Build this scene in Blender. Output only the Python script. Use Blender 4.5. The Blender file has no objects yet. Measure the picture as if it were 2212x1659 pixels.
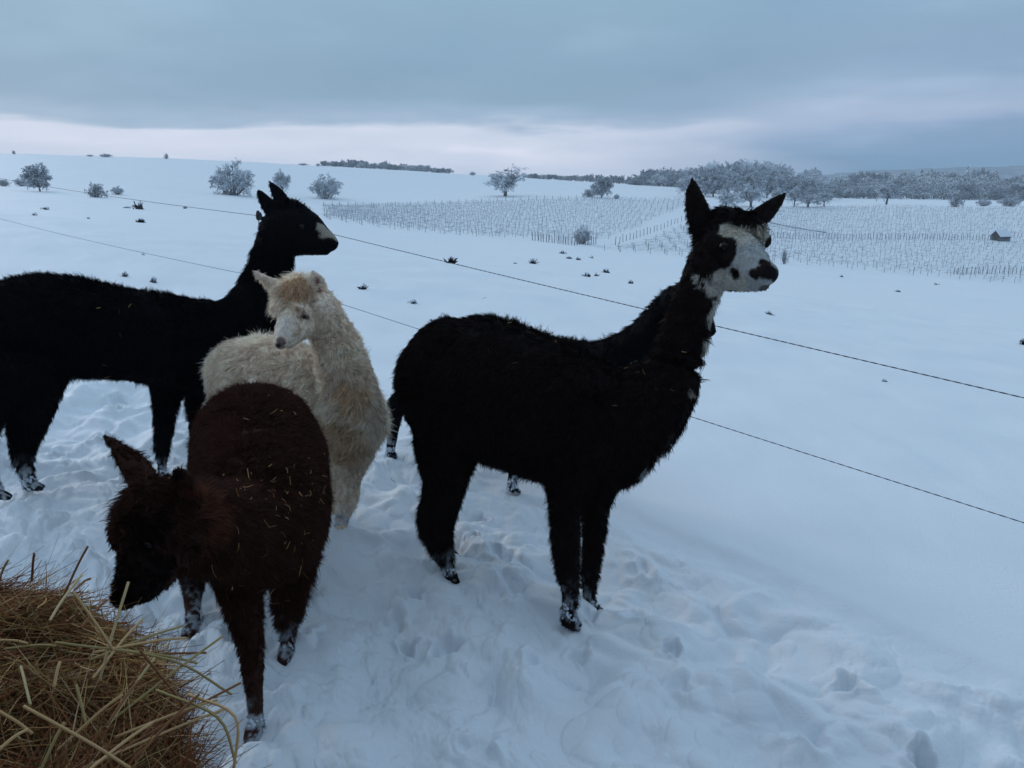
import bpy, math, random
import numpy as np
from mathutils import Vector, Matrix
from mathutils.bvhtree import BVHTree

C = bpy.context.scene.collection
SC = bpy.context.scene
PI = math.pi

# ---------------------------------------------------------------- camera
CAM_Z = 1.5
PITCH = math.radians(14.5)
FPX = 1658.0                       # focal length measured on a 2212 px wide picture
SP, CP = math.sin(PITCH), math.cos(PITCH)
cam_data = bpy.data.cameras.new("camera")
cam_data.sensor_width = 36.0
cam_data.lens = 36.0 * FPX / 2212.0
cam_data.clip_start = 0.05
cam_data.clip_end = 9000.0
cam = bpy.data.objects.new("camera", cam_data)
C.objects.link(cam)
cam.location = (0, 0, CAM_Z)
cam.rotation_euler = (math.radians(90) - PITCH, 0, 0)
SC.camera = cam

# ---------------------------------------------------------------- world: overcast winter dusk
SUN_EL, SUN_AZ = math.radians(22), math.radians(-48)     # azimuth from +Y towards +X
world = bpy.data.worlds.new("World")
SC.world = world
world.use_nodes = True
nt = world.node_tree
nt.nodes.clear()
N = nt.nodes.new
L = nt.links.new
out = N("ShaderNodeOutputWorld")
bg = N("ShaderNodeBackground")
bg.inputs[1].default_value = 0.1
L(bg.outputs[0], out.inputs[0])
sky = N("ShaderNodeTexSky")
sky.sky_type = 'NISHITA'
sky.sun_disc = False
sky.sun_elevation = SUN_EL
sky.sun_rotation = SUN_AZ
tc = N("ShaderNodeTexCoord")
sep = N("ShaderNodeSeparateXYZ")
L(tc.outputs['Generated'], sep.inputs[0])


def mth(op, a, b=None, c=None, clamp=False):
    m = N("ShaderNodeMath")
    m.operation = op
    m.use_clamp = clamp
    for i, v in enumerate((a, b, c)):
        if v is None:
            continue
        if isinstance(v, (int, float)):
            m.inputs[i].default_value = v
        else:
            L(v, m.inputs[i])
    return m.outputs[0]


def ramp(fac, stops, interp='EASE'):
    r = N("ShaderNodeValToRGB")
    r.color_ramp.interpolation = interp
    el = r.color_ramp.elements
    while len(el) > 1:
        el.remove(el[-1])
    el[0].position = stops[0][0]
    el[0].color = (*stops[0][1], 1)
    for p, c in stops[1:]:
        e = el.new(p)
        e.color = (*c, 1)
    L(fac, r.inputs[0])
    return r.outputs[0]


# cloud pattern: noise stretched sideways, on a flattened direction so the layers close up at the horizon
comb = N("ShaderNodeCombineXYZ")
zc = mth('ADD', mth('MAXIMUM', sep.outputs[2], 0.0), 0.16)
L(mth('DIVIDE', sep.outputs[0], zc), comb.inputs[0])
L(mth('DIVIDE', sep.outputs[1], zc), comb.inputs[1])
n1 = N("ShaderNodeTexNoise")
n1.inputs['Scale'].default_value = 0.95
n1.inputs['Detail'].default_value = 5
n1.inputs['Roughness'].default_value = 0.5
L(comb.outputs[0], n1.inputs['Vector'])
mp = N("ShaderNodeMapping")
mp.inputs['Scale'].default_value = (3.2, 3.2, 20.0)
mp.inputs['Location'].default_value = (1.3, 0.4, 0.0)
L(tc.outputs['Generated'], mp.inputs['Vector'])
n2 = N("ShaderNodeTexNoise")
n2.inputs['Scale'].default_value = 1.0
n2.inputs['Detail'].default_value = 6
n2.inputs['Roughness'].default_value = 0.5
L(mp.outputs[0], n2.inputs['Vector'])
warp = mth('MULTIPLY', mth('SUBTRACT', n2.outputs[0], 0.5), 0.085)
el_w = mth('ADD', sep.outputs[2], warp)


def s2l(r, g, b):
    f = lambda c: ((c / 255 + 0.055) / 1.055) ** 2.4 if c > 10 else c / 255 / 12.92
    return (f(r), f(g), f(b))


def dim(c, k=1.0):
    return tuple(min(1.0, v * k) for v in c)


LEFT = [(0.0, s2l(186, 196, 213)), (0.022, s2l(204, 208, 222)), (0.045, s2l(222, 221, 232)), (0.066, s2l(216, 217, 228)),
        (0.078, s2l(152, 172, 192)), (0.105, s2l(130, 156, 177)), (0.16, s2l(134, 162, 182)), (0.22, s2l(138, 167, 186)),
        (0.36, s2l(158, 183, 202)), (0.7, s2l(172, 196, 216)), (1.0, s2l(174, 198, 218))]
RIGHT = [(0.0, s2l(96, 130, 162)), (0.03, s2l(102, 136, 166)), (0.055, s2l(120, 148, 178)), (0.078, s2l(168, 180, 203)),
         (0.098, s2l(150, 170, 194)), (0.12, s2l(134, 158, 182)), (0.16, s2l(134, 160, 183)), (0.22, s2l(136, 165, 187)),
         (0.36, s2l(158, 183, 202)), (0.7, s2l(172, 196, 216)), (1.0, s2l(174, 198, 218))]
ca = ramp(el_w, LEFT)
cb = ramp(el_w, RIGHT)
az = mth('DIVIDE', sep.outputs[0], mth('MAXIMUM', mth('ABSOLUTE', sep.outputs[1]), 0.05))
az = mth('ADD', az, mth('MULTIPLY', mth('SUBTRACT', n2.outputs[0], 0.5), 0.5))
azm = N("ShaderNodeMapRange")
azm.interpolation_type = 'SMOOTHSTEP'
azm.inputs['From Min'].default_value = 0.06
azm.inputs['From Max'].default_value = 0.46
L(az, azm.inputs['Value'])
mx = N("ShaderNodeMix")
mx.data_type = 'RGBA'
L(azm.outputs[0], mx.inputs[0])
L(ca, mx.inputs[6])
L(cb, mx.inputs[7])
# patchy brightness of the cloud deck
hsv = N("ShaderNodeMix")
hsv.data_type = 'RGBA'
hsv.blend_type = 'MULTIPLY'
hsv.inputs[0].default_value = 1.0
pat = ramp(n1.outputs[0], [(0.3, (0.74, 0.79, 0.84)), (0.5, (0.84, 0.87, 0.90)), (0.68, (0.98, 0.98, 0.99))])
L(mx.outputs[2], hsv.inputs[6])
L(pat, hsv.inputs[7])
gain = N("ShaderNodeVectorMath")
gain.operation = 'SCALE'
gain.inputs[3].default_value = 12.9
L(hsv.outputs[2], gain.inputs[0])
fin = N("ShaderNodeMix")
fin.data_type = 'RGBA'
fin.inputs[0].default_value = 0.96
L(sky.outputs[0], fin.inputs[6])
L(gain.outputs[0], fin.inputs[7])
L(fin.outputs[2], bg.inputs[0])

sun_d = bpy.data.lights.new("sun", 'SUN')
sun_d.energy = 0.9
sun_d.angle = math.radians(28)
sun_d.color = (1.0, 0.97, 0.95)
sun = bpy.data.objects.new("sun", sun_d)
C.objects.link(sun)
sun.rotation_euler = (PI / 2 - SUN_EL, 0, -SUN_AZ + PI)     # shines from SUN_AZ towards the camera
sun.rotation_euler = Vector((-math.sin(SUN_AZ) * math.cos(SUN_EL), -math.cos(SUN_AZ) * math.cos(SUN_EL),
                             -math.sin(SUN_EL))).to_track_quat('-Z', 'Y').to_euler()

SC.view_settings.view_transform = 'Standard'
SC.view_settings.look = 'None'
SC.view_settings.exposure = 0.0
SC.view_settings.gamma = 1.0
SC.view_settings.use_curve_mapping = False
SC.cycles.use_denoising = True
SC.cycles.max_bounces = 6
SC.cycles.diffuse_bounces = 3
SC.cycles.volume_bounces = 1

# ---------------------------------------------------------------- helpers
rng = np.random.default_rng(7)


def P(px, py, Y):
    """world point seen at (px, py) of the 2212x1659 photo at forward distance Y"""
    cx, cy = (px - 1106.0) / FPX, -(py - 829.5) / FPX
    d = np.array([cx, CP + SP * cy, -SP + CP * cy])
    return np.array([0, 0, CAM_Z]) + d * (Y / d[1])


def depth(p):
    return p[1] * CP - (p[2] - CAM_Z) * SP


def project(p):
    p = np.asarray(p, float)
    d = p[..., 1] * CP - (p[..., 2] - CAM_Z) * SP
    u = p[..., 1] * SP + (p[..., 2] - CAM_Z) * CP
    return 1106 + FPX * p[..., 0] / d, 829.5 - FPX * u / d


def _hash(ix, iy, iz):
    h = (ix.astype(np.int64) * 374761393 + iy.astype(np.int64) * 668265263 + iz.astype(np.int64) * 2147483647 + 974634777)
    h = (h ^ (h >> 13)) * 1274126177
    h = h & 0x7fffffff
    h = (h ^ (h >> 16)) & 0xffff
    return h / 32767.5 - 1.0


def noise3(x, y, z=0.0, seed=0):
    x = np.asarray(x, float) + seed * 17.31
    y = np.asarray(y, float) + seed * 5.77
    z = np.broadcast_to(np.asarray(z, float), x.shape) + seed * 3.1
    ix, iy, iz = np.floor(x), np.floor(y), np.floor(z)
    fx, fy, fz = x - ix, y - iy, z - iz
    fx, fy, fz = [f * f * f * (f * (f * 6 - 15) + 10) for f in (fx, fy, fz)]
    r = 0
    for dx in (0, 1):
        for dy in (0, 1):
            for dz in (0, 1):
                w = (fx if dx else 1 - fx) * (fy if dy else 1 - fy) * (fz if dz else 1 - fz)
                r = r + w * _hash(ix + dx, iy + dy, iz + dz)
    return r


def fbm(x, y, z=0.0, oct=4, seed=0, gain=0.5):
    s, a, f = 0, 1, 1
    for i in range(oct):
        s = s + a * noise3(x * f, y * f, np.asarray(z) * f, seed + i)
        a *= gain
        f *= 2.03
    return s


def sstep(a, b, x):
    t = np.clip((x - a) / (b - a), 0, 1)
    return t * t * (3 - 2 * t)


def norm(v):
    v = np.asarray(v, float)
    return v / np.maximum(np.linalg.norm(v, axis=-1, keepdims=True), 1e-9)


def mesh_np(name, verts, faces, mat=None, parent=None, smooth=True, cols=None):
    """one mesh object from numpy arrays; faces is a list of (n,k) index arrays"""
    me = bpy.data.meshes.new(name)
    verts = np.asarray(verts, np.float32)
    if not isinstance(faces, (list, tuple)):
        faces = [faces]
    faces = [np.asarray(f, np.int32) for f in faces if len(f)]
    loops = np.concatenate([f.ravel() for f in faces])
    totals = np.concatenate([np.full(len(f), f.shape[1], np.int32) for f in faces])
    starts = np.concatenate([[0], np.cumsum(totals)[:-1]]).astype(np.int32)
    me.vertices.add(len(verts))
    me.vertices.foreach_set("co", verts.ravel())
    me.loops.add(len(loops))
    me.loops.foreach_set("vertex_index", loops)
    me.polygons.add(len(totals))
    me.polygons.foreach_set("loop_start", starts)
    me.polygons.foreach_set("use_smooth", np.full(len(totals), smooth))
    me.update(calc_edges=True)
    if cols is not None:
        at = me.color_attributes.new("Col", 'FLOAT_COLOR', 'POINT')
        c4 = np.ones((len(verts), 4), np.float32)
        c4[:, :3] = cols
        at.data.foreach_set("color", c4.ravel())
    if mat:
        me.materials.append(mat)
    o = bpy.data.objects.new(name, me)
    C.objects.link(o)
    if parent is not None:
        o.parent = parent
        o.matrix_parent_inverse = Matrix.Identity(4)
        o.location = -Vector(parent.location) if parent.type == 'EMPTY' else (0, 0, 0)
    return o


def tag(o, label=None, cat=None, group=None, kind=None):
    if label:
        o["label"] = label
    if cat:
        o["category"] = cat
    if group:
        o["group"] = group
    if kind:
        o["kind"] = kind
    return o


def empty(name, loc, label, cat, group=None):
    o = bpy.data.objects.new(name, None)
    o.empty_display_size = 0.1
    C.objects.link(o)
    o.location = loc
    tag(o, label, cat, group)
    return o


def material(name, base=(0.5, 0.5, 0.5), rough=0.8, attr=False, noise=None, bump=None, spec=0.3, sheen=0.0,
             snow_up=None, sss=0.0, coat=0.0, thin=0.0):
    """noise=(scale, other colour, contrast); bump=(scale, strength, distance); snow_up=(colour, from, to)"""
    m = bpy.data.materials.new(name)
    m.use_nodes = True
    t = m.node_tree
    b = t.nodes["Principled BSDF"]
    b.inputs['Base Color'].default_value = (*base, 1)
    b.inputs['Roughness'].default_value = rough
    b.inputs['Specular IOR Level'].default_value = spec
    b.inputs['Sheen Weight'].default_value = sheen
    b.inputs['Sheen Roughness'].default_value = 0.5
    b.inputs['Coat Weight'].default_value = coat
    if sss:
        b.inputs['Subsurface Weight'].default_value = sss
        b.inputs['Subsurface Radius'].default_value = (0.02, 0.03, 0.04)
        b.inputs['Subsurface Scale'].default_value = 0.6
    col = None
    co = t.nodes.new("ShaderNodeTexCoord")
    if attr:
        a = t.nodes.new("ShaderNodeAttribute")
        a.attribute_name = "Col"
        col = a.outputs['Color']
    if noise:
        n = t.nodes.new("ShaderNodeTexNoise")
        n.inputs['Scale'].default_value = noise[0]
        n.inputs['Detail'].default_value = 5
        t.links.new(co.outputs['Object'], n.inputs['Vector'])
        r = t.nodes.new("ShaderNodeMapRange")
        r.inputs['From Min'].default_value = 0.5 - noise[2]
        r.inputs['From Max'].default_value = 0.5 + noise[2]
        t.links.new(n.outputs[0], r.inputs['Value'])
        x = t.nodes.new("ShaderNodeMix")
        x.data_type = 'RGBA'
        t.links.new(r.outputs[0], x.inputs[0])
        if col is None:
            x.inputs[6].default_value = (*base, 1)
            x.inputs[7].default_value = (*noise[1], 1)
        else:
            x.blend_type = 'MULTIPLY'
            t.links.new(col, x.inputs[6])
            x.inputs[7].default_value = (*noise[1], 1)
        col = x.outputs[2]
    if snow_up:
        g = t.nodes.new("ShaderNodeNewGeometry")
        s = t.nodes.new("ShaderNodeSeparateXYZ")
        t.links.new(g.outputs['Normal'], s.inputs[0])
        r = t.nodes.new("ShaderNodeMapRange")
        r.inputs['From Min'].default_value = snow_up[1]
        r.inputs['From Max'].default_value = snow_up[2]
        t.links.new(s.outputs[2], r.inputs['Value'])
        x = t.nodes.new("ShaderNodeMix")
        x.data_type = 'RGBA'
        t.links.new(r.outputs[0], x.inputs[0])
        if col is None:
            x.inputs[6].default_value = (*base, 1)
        else:
            t.links.new(col, x.inputs[6])
        x.inputs[7].default_value = (*snow_up[0], 1)
        col = x.outputs[2]
    if col is not None:
        t.links.new(col, b.inputs['Base Color'])
    if bump:
        n = t.nodes.new("ShaderNodeTexNoise")
        n.inputs['Scale'].default_value = bump[0]
        n.inputs['Detail'].default_value = 6
        t.links.new(co.outputs['Object'], n.inputs['Vector'])
        bp = t.nodes.new("ShaderNodeBump")
        bp.inputs['Strength'].default_value = bump[1]
        bp.inputs['Distance'].default_value = bump[2]
        t.links.new(n.outputs[0], bp.inputs['Height'])
        t.links.new(bp.outputs[0], b.inputs['Normal'])
    if thin and col is not None:
        tr = t.nodes.new("ShaderNodeBsdfTranslucent")
        t.links.new(col, tr.inputs['Color'])
        mxs = t.nodes.new("ShaderNodeMixShader")
        mxs.inputs[0].default_value = thin
        t.links.new(b.outputs[0], mxs.inputs[1])
        t.links.new(tr.outputs[0], mxs.inputs[2])
        t.links.new(mxs.outputs[0], t.nodes["Material Output"].inputs['Surface'])
    return m


# ---------------------------------------------------------------- terrain
SLOPE = 0.11        # the paddock falls away to the right


def _ks(px, py):
    cx, cy = (px - 1106.0) / FPX, -(py - 829.5) / FPX
    den = CP + SP * cy
    return cx / den, (-SP + CP * cy) / den


TAB = {
    110: [(-300, 432), (0, 436), (300, 448), (560, 466), (700, 480), (850, 502), (1000, 519), (1150, 525), (1300, 541), (1480, 556), (1700, 573),
          (1900, 592), (2060, 606), (2212, 622), (2500, 650)],
    220: [(-300, 388), (0, 394), (300, 406), (500, 420), (700, 443), (850, 441), (1000, 437), (1150, 430), (1300, 427), (1480, 431), (1700, 446),
          (1900, 446), (2060, 447), (2212, 449), (2500, 454)],
    400: [(-300, 322), (0, 329), (200, 335), (400, 341), (700, 356), (870, 366), (1000, 375), (1150, 384), (1300, 394), (1480, 405),
          (1650, 418), (1830, 428), (2000, 431), (2212, 434), (2500, 436)],
    620: [(-300, 340), (0, 346), (400, 358), (700, 372), (1000, 390), (1300, 405), (1480, 412), (1830, 425), (2212, 428), (2500, 430)],
    1500: [(-300, 392), (0, 394), (2500, 408)],
    5000: [(-300, 400), (2500, 402)],
}
KG = np.linspace(-1.0, 1.0, 401)
DG = np.linspace(math.log(12), math.log(5000), 360)
_rows, _ld = [], []
s12 = -(CAM_Z / 12 + SLOPE * KG)
_rows.append(s12)
_ld.append(math.log(12))
for D, lst in TAB.items():
    ks = np.array([_ks(a, b) for a, b in lst])
    _rows.append(np.interp(KG, ks[:, 0], ks[:, 1]))
    _ld.append(math.log(D))
_rows = np.array(_rows)
SG = np.array([np.interp(DG, _ld, _rows[:, i]) for i in range(len(KG))])      # [k, d]


def _blur(a, n, ax):
    w = np.exp(-np.linspace(-2, 2, 2 * n + 1) ** 2)
    w /= w.sum()
    pad = [(0, 0), (0, 0)]
    pad[ax] = (n, n)
    b = np.pad(a, pad, mode='edge')
    return np.apply_along_axis(lambda v: np.convolve(v, w, 'valid'), ax, b)


SG = _blur(_blur(SG, 12, 0), 7, 1)

# fence line on the ground (used to keep the snow beyond it untrodden)
FA, FB = np.array([1.812, 2.616]), np.array([-1.98, 6.11])
_fd = (FB - FA) / np.linalg.norm(FB - FA)
_fn = np.array([-_fd[1], _fd[0]])          # points to the camera side


def inside(x, y):
    return (x - FA[0]) * _fn[0] + (y - FA[1]) * _fn[1]


if inside(0, 0) < 0:
    _fn = -_fn

HOLES = []          # (x, y, radius, depth)
_r = np.random.default_rng(21)
for _ in range(260):
    x, y = _r.uniform(-4.5, 3.8), _r.uniform(0.5, 6.0)
    d = inside(x, y)
    if d < 0.35 + 0.5 * _r.random() ** 2:
        continue
    HOLES.append((x, y, _r.uniform(0.03, 0.055), _r.uniform(0.02, 0.055)))


def base_h(x, y):
    """large shape of the land"""
    x = np.asarray(x, float)
    y = np.asarray(y, float)
    rho = np.hypot(x, y)
    th = np.arctan2(x, y)
    tmax = math.radians(42)
    ab = np.abs(th)
    the = np.where(ab < tmax, ab, tmax * (PI - ab) / (PI - tmax))
    k = np.tan(the) * np.sign(th)
    Y = rho * np.cos(the)
    ly = np.log(np.maximum(Y, 12.0))
    fi = (np.clip(k, -1, 1) + 1) / 2 * (len(KG) - 1)
    fj = np.clip((ly - DG[0]) / (DG[-1] - DG[0]), 0, 1) * (len(DG) - 1)
    i0 = np.clip(fi.astype(int), 0, len(KG) - 2)
    j0 = np.clip(fj.astype(int), 0, len(DG) - 2)
    a, b = fi - i0, fj - j0
    s = (SG[i0, j0] * (1 - a) * (1 - b) + SG[i0 + 1, j0] * a * (1 - b) + SG[i0, j0 + 1] * (1 - a) * b + SG[i0 + 1, j0 + 1] * a * b)
    far = CAM_Z + s * Y
    near = -SLOPE * x
    w = sstep(math.log(9.0), math.log(32.0), np.log(np.maximum(Y, 0.1)))
    return near * (1 - w) + far * w


def clods(x, y, cell, seed, fill=0.7):
    """rounded lumps scattered over a jittered grid, 0..1"""
    u, v = x / cell, y / cell
    iu, iv = np.floor(u), np.floor(v)
    best = np.zeros_like(u)
    for dx in (-1, 0, 1):
        for dy in (-1, 0, 1):
            cu, cv = iu + dx, iv + dy
            h1, h2 = _hash(cu, cv, np.full_like(cu, seed)) * .5 + .5, _hash(cu, cv, np.full_like(cu, seed + 50)) * .5 + .5
            h3, h4 = _hash(cu, cv, np.full_like(cu, seed + 90)) * .5 + .5, _hash(cu, cv, np.full_like(cu, seed + 130)) * .5 + .5
            r = 0.35 + 0.5 * h3
            d2 = ((u - cu - h1) ** 2 + (v - cv - h2) ** 2) / (r * r)
            b = np.sqrt(np.clip(1 - d2, 0, 1)) * r * (h4 < fill)
            best = np.maximum(best, b)
    return best


def bumps(x, y):
    d = inside(x, y)
    dn0 = d
    d = d + 0.18 * noise3(x * 1.3, y * 1.3, 0, 41)
    tr = sstep(0.15, 0.95, d) * sstep(9, 6.5, np.hypot(x, y))
    rho = np.hypot(x, y)
    b = 0.035 * fbm(x * 0.9, y * 0.9, oct=2, seed=3) * sstep(60, 8, rho)
    b = b + 0.25 * fbm(x / 14, y / 14, oct=3, seed=5) * sstep(12, 60, rho) * sstep(1500, 300, rho)
    b = b + 0.010 * fbm(x * 2.2 + 0.4 * y, y * 1.2, oct=3, seed=9) * sstep(40, 5, rho)
    wx = x + 0.06 * noise3(x * 5, y * 5, 0, 31)
    wy = y + 0.06 * noise3(x * 5, y * 5, 4, 32)
    m2 = sstep(-0.45, 0.25, noise3(x * 2.1, y * 2.1, 0, 14))
    m1 = 0.5 + 0.5 * sstep(-0.5, 0.3, noise3(x * 1.1, y * 1.1, 0, 17))
    lump = 0.034 * noise3(wx * 3.1, wy * 3.1, 0, 11) + 0.040 * noise3(wx * 6.3 + 3, wy * 6.3, 0, 12) + 0.016 * noise3(wx * 13 + 3, wy * 13, 0, 18)
    lump = lump + 0.046 * clods(wx, wy, 0.17, 3, .6) * m1 + 0.022 * clods(wx + .3, wy, 0.085, 5, .6) * m1
    lump = lump + 0.010 * clods(wx, wy, 0.036, 7, .6) * m2 + 0.004 * clods(wx, wy, 0.018, 9, .6) * m2
    b = b + tr * (lump * 1.05 - 0.03)
    # wind-drifted ridges running along the fence line
    al = (x * _fd[0] + y * _fd[1])
    dn = d + 0.10 * noise3(al * 1.1, dn0 * 1.2, 0, 44)
    rid = np.sin(dn * 2 * PI / 0.46 + 1.2 * noise3(al * 0.7, dn0 * 0.9, 0, 45))
    rid = sstep(-1, 1, rid) * sstep(0.02, 0.35, dn0) * sstep(2.6, 1.3, dn0) * sstep(-0.6, 0.4, al * -1 + 0.6 + 1.4)
    b = b + 0.065 * rid * (0.6 + 0.4 * noise3(al * 1.3, dn0 * 2, 0, 46)) - 0.015 * (rid > 0) * 0
    return b, tr


def ground_z(x, y, holes=True):
    x = np.asarray(x, float)
    y = np.asarray(y, float)
    z = base_h(x, y)
    b, tr = bumps(x, y)
    z = z + b
    if holes:
        near = np.where((np.hypot(x, y) < 8))
        if len(near[0]):
            xn, yn = x[near], y[near]
            dz = np.zeros_like(xn)
            for hx, hy, r, dp in HOLES:
                sel = (np.abs(xn - hx) < 2.4 * r) & (np.abs(yn - hy) < 2.4 * r)
                if not sel.any():
                    continue
                dx, dy = xn[sel] - hx, yn[sel] - hy
                ang = np.arctan2(dy, dx)
                rr = np.hypot(dx, dy) / (r * (1 + 0.22 * np.sin(3 * ang + hx * 20) + 0.12 * np.sin(5 * ang + hy * 31)))
                dz[sel] += -dp * (1 - sstep(0.45, 1.1, rr)) + 0.35 * dp * np.exp(-((rr - 1.35) / 0.32) ** 2)
            z[near] += dz
    return z


def gz(x, y):
    return float(ground_z(np.array([x]), np.array([y]), False)[0])


def hit(px, py, y0=8.0, y1=4500.0):
    """where the sight line through a photo point meets the land"""
    Y = np.exp(np.linspace(math.log(y0), math.log(y1), 2600))
    cx, cy = (px - 1106.0) / FPX, -(py - 829.5) / FPX
    den = CP + SP * cy
    xs, zs = cx / den * Y, CAM_Z + (-SP + CP * cy) / den * Y
    g = base_h(xs, Y)
    i = np.argmax(zs < g)
    if zs[i] >= g[i]:
        i = len(Y) - 1
    return np.array([xs[i], Y[i], gz(xs[i], Y[i])])


def build_ground():
    tm = math.radians(44)
    th = np.concatenate([np.linspace(-tm, tm, 1500), np.linspace(tm, 2 * PI - tm, 200)[1:-1]])
    rr = np.exp(np.linspace(math.log(0.75), math.log(6.0), 620))
    rr = np.concatenate([rr, np.exp(np.linspace(math.log(6.0), math.log(940.0), 560))[1:]])
    T, R = np.meshgrid(th, rr)
    X, Y = R * np.sin(T), R * np.cos(T)
    Z = ground_z(X, Y)
    nr, nth = X.shape
    v = np.stack([X.ravel(), Y.ravel(), Z.ravel()], 1)
    i = np.arange(nr - 1)[:, None] * nth
    j = np.arange(nth)[None, :]
    jn = (j + 1) % nth
    q = np.stack([(i + j).ravel(), (i + nth + j).ravel(), (i + nth + jn).ravel(), (i + jn).ravel()], 1)[:, ::-1]
    cidx = len(v)
    v = np.vstack([v, [[0, 0, gz(0.0, 0.0)]]])
    jj = np.arange(nth)
    t = np.stack([np.full(nth, cidx), (jj + 1) % nth, jj], 1)
    m = material("snow", (0.80, 0.835, 0.885), 0.6, noise=(1.3, (0.755, 0.79, 0.845), 0.25), bump=(70.0, 0.35, 0.01), spec=0.15)
    o = mesh_np("snow_field", v, [q, t[:, ::-1]], m)
    tag(o, kind="structure")
    return o


build_ground()


# ---------------------------------------------------------------- alpacas
def catmull(a, sub):
    a = np.asarray(a, float)
    p = np.vstack([2 * a[0] - a[1], a, 2 * a[-1] - a[-2]])
    res = []
    for i in range(1, len(p) - 2):
        for t in np.arange(sub) / sub:
            res.append(0.5 * ((2 * p[i]) + (-p[i - 1] + p[i + 1]) * t + (2 * p[i - 1] - 5 * p[i] + 4 * p[i + 1] - p[i + 2]) * t * t
                              + (-p[i - 1] + 3 * p[i] - 3 * p[i + 1] + p[i + 2]) * t ** 3))
    res.append(a[-1])
    return np.array(res)


def tube(pts, ra, rb, up=(0, 0, 1), n=20, sub=4, cap=(0.8, 0.8)):
    """closed tube; ra = radius along 'up', rb = radius sideways"""
    arr = np.column_stack([pts, ra, rb])
    arr = catmull(arr, sub)
    c, ra, rb = arr[:, :3], np.maximum(arr[:, 3], 0.002), np.maximum(arr[:, 4], 0.002)
    tan = norm(np.gradient(c, axis=0))
    rings = []
    ks = np.array([0.0, 0.35, 0.62, 0.82, 0.95])
    pre = [(c[0] - tan[0] * cap[0] * (ra[0] + rb[0]) / 2 * math.sqrt(1 - k * k), ra[0] * k, rb[0] * k, tan[0]) for k in ks]
    mid = [(c[i], ra[i], rb[i], tan[i]) for i in range(len(c))]
    post = [(c[-1] + tan[-1] * cap[1] * (ra[-1] + rb[-1]) / 2 * math.sqrt(1 - k * k), ra[-1] * k, rb[-1] * k, tan[-1]) for k in ks[::-1]]
    ang = np.linspace(0, 2 * PI, n, endpoint=False)
    up = np.asarray(up, float)
    for q, a, b, t in pre + mid + post:
        side = norm(np.cross(t, up))
        u2 = np.cross(side, t)
        a, b = max(a, 1e-4), max(b, 1e-4)
        rings.append(q + np.outer(np.cos(ang) * a, u2) + np.outer(np.sin(ang) * b, side))
    v = np.vstack(rings)
    m = len(rings)
    f = []
    for i in range(m - 1):
        for j in range(n):
            f.append((i * n + j, i * n + (j + 1) % n, (i + 1) * n + (j + 1) % n, (i + 1) * n + j))
    f.append(tuple(range(n - 1, -1, -1)))
    f.append(tuple((m - 1) * n + j for j in range(n)))
    return v, f


def chain(spec, lat=1.0, up=(0, 0, 1), cap=(0.8, 0.8)):
    """spec rows: (px, py, Y, radius in photo px, hair length[, lat factor])"""
    pts = np.array([P(r[0], r[1], r[2]) for r in spec])
    ra = np.array([r[3] / FPX * depth(p) for r, p in zip(spec, pts)])
    lt = np.array([r[5] if len(r) > 5 else lat for r in spec])
    hl = np.array([r[4] for r in spec])
    v, f = tube(pts, ra, ra * lt, up, cap=cap)
    cs = catmull(np.column_stack([pts, ra * (1 + lt) / 2, hl]), 5)
    return v, f, cs


def remeshed(parts, voxel, smooth=6):
    vs, fs, n = [], [], 0
    for v, f, _ in parts:
        vs.append(v)
        fs += [tuple(i + n for i in q) for q in f]
        n += len(v)
    me = bpy.data.meshes.new("body")
    me.from_pydata([tuple(p) for p in np.vstack(vs)], [], fs)
    me.validate()
    o = bpy.data.objects.new("body", me)
    C.objects.link(o)
    r = o.modifiers.new("r", 'REMESH')
    r.mode = 'VOXEL'
    r.voxel_size = voxel
    s = o.modifiers.new("s", 'SMOOTH')
    s.factor = 0.5
    s.iterations = smooth
    dg = bpy.context.evaluated_depsgraph_get()
    ev = o.evaluated_get(dg)
    m2 = bpy.data.meshes.new_from_object(ev)
    bpy.data.objects.remove(o)
    bpy.data.meshes.remove(me)
    m2.calc_loop_triangles()
    v = np.zeros(len(m2.vertices) * 3)
    m2.vertices.foreach_get("co", v)
    t = np.zeros(len(m2.loop_triangles) * 3, np.int32)
    m2.loop_triangles.foreach_get("vertices", t)
    bpy.data.meshes.remove(m2)
    v = v.reshape(-1, 3)
    t = t.reshape(-1, 3)
    return v, t


def vnormals(v, t):
    fn = np.cross(v[t[:, 1]] - v[t[:, 0]], v[t[:, 2]] - v[t[:, 0]])
    n = np.zeros_like(v)
    for i in range(3):
        np.add.at(n, t[:, i], fn)
    return norm(n), np.linalg.norm(fn, axis=1) / 2


def ribbons(root, d1, d2, length, width, cols, rg, segs=3, taper=0.15):
    """flat tapering strands: start along d1 and bend to d2"""
    n = len(root)
    side = norm(np.cross(d1 + 0.3 * rg.normal(size=(n, 3)), rg.normal(size=(n, 3))))
    P0, prev = [], root
    pts = [root]
    for k in range(1, segs + 1):
        t = (k - 0.5) / segs
        d = norm(d1 * (1 - t) + d2 * t)
        prev = prev + d * (length / segs)[:, None]
        pts.append(prev)
    vs = []
    for k, p in enumerate(pts):
        w = width * (1 - (1 - taper) * (k / segs) ** 1.5)
        vs += [p - side * w[:, None] / 2, p + side * w[:, None] / 2]
    V = np.stack(vs, 1).reshape(-1, 3)
    m = 2 * (segs + 1)
    base = np.arange(n)[:, None] * m
    F = []
    for k in range(segs):
        F.append(np.stack([base[:, 0] + 2 * k, base[:, 0] + 2 * k + 1, base[:, 0] + 2 * k + 3, base[:, 0] + 2 * k + 2], 1))
    return V, np.concatenate(F), np.repeat(cols, m, axis=0)


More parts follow.
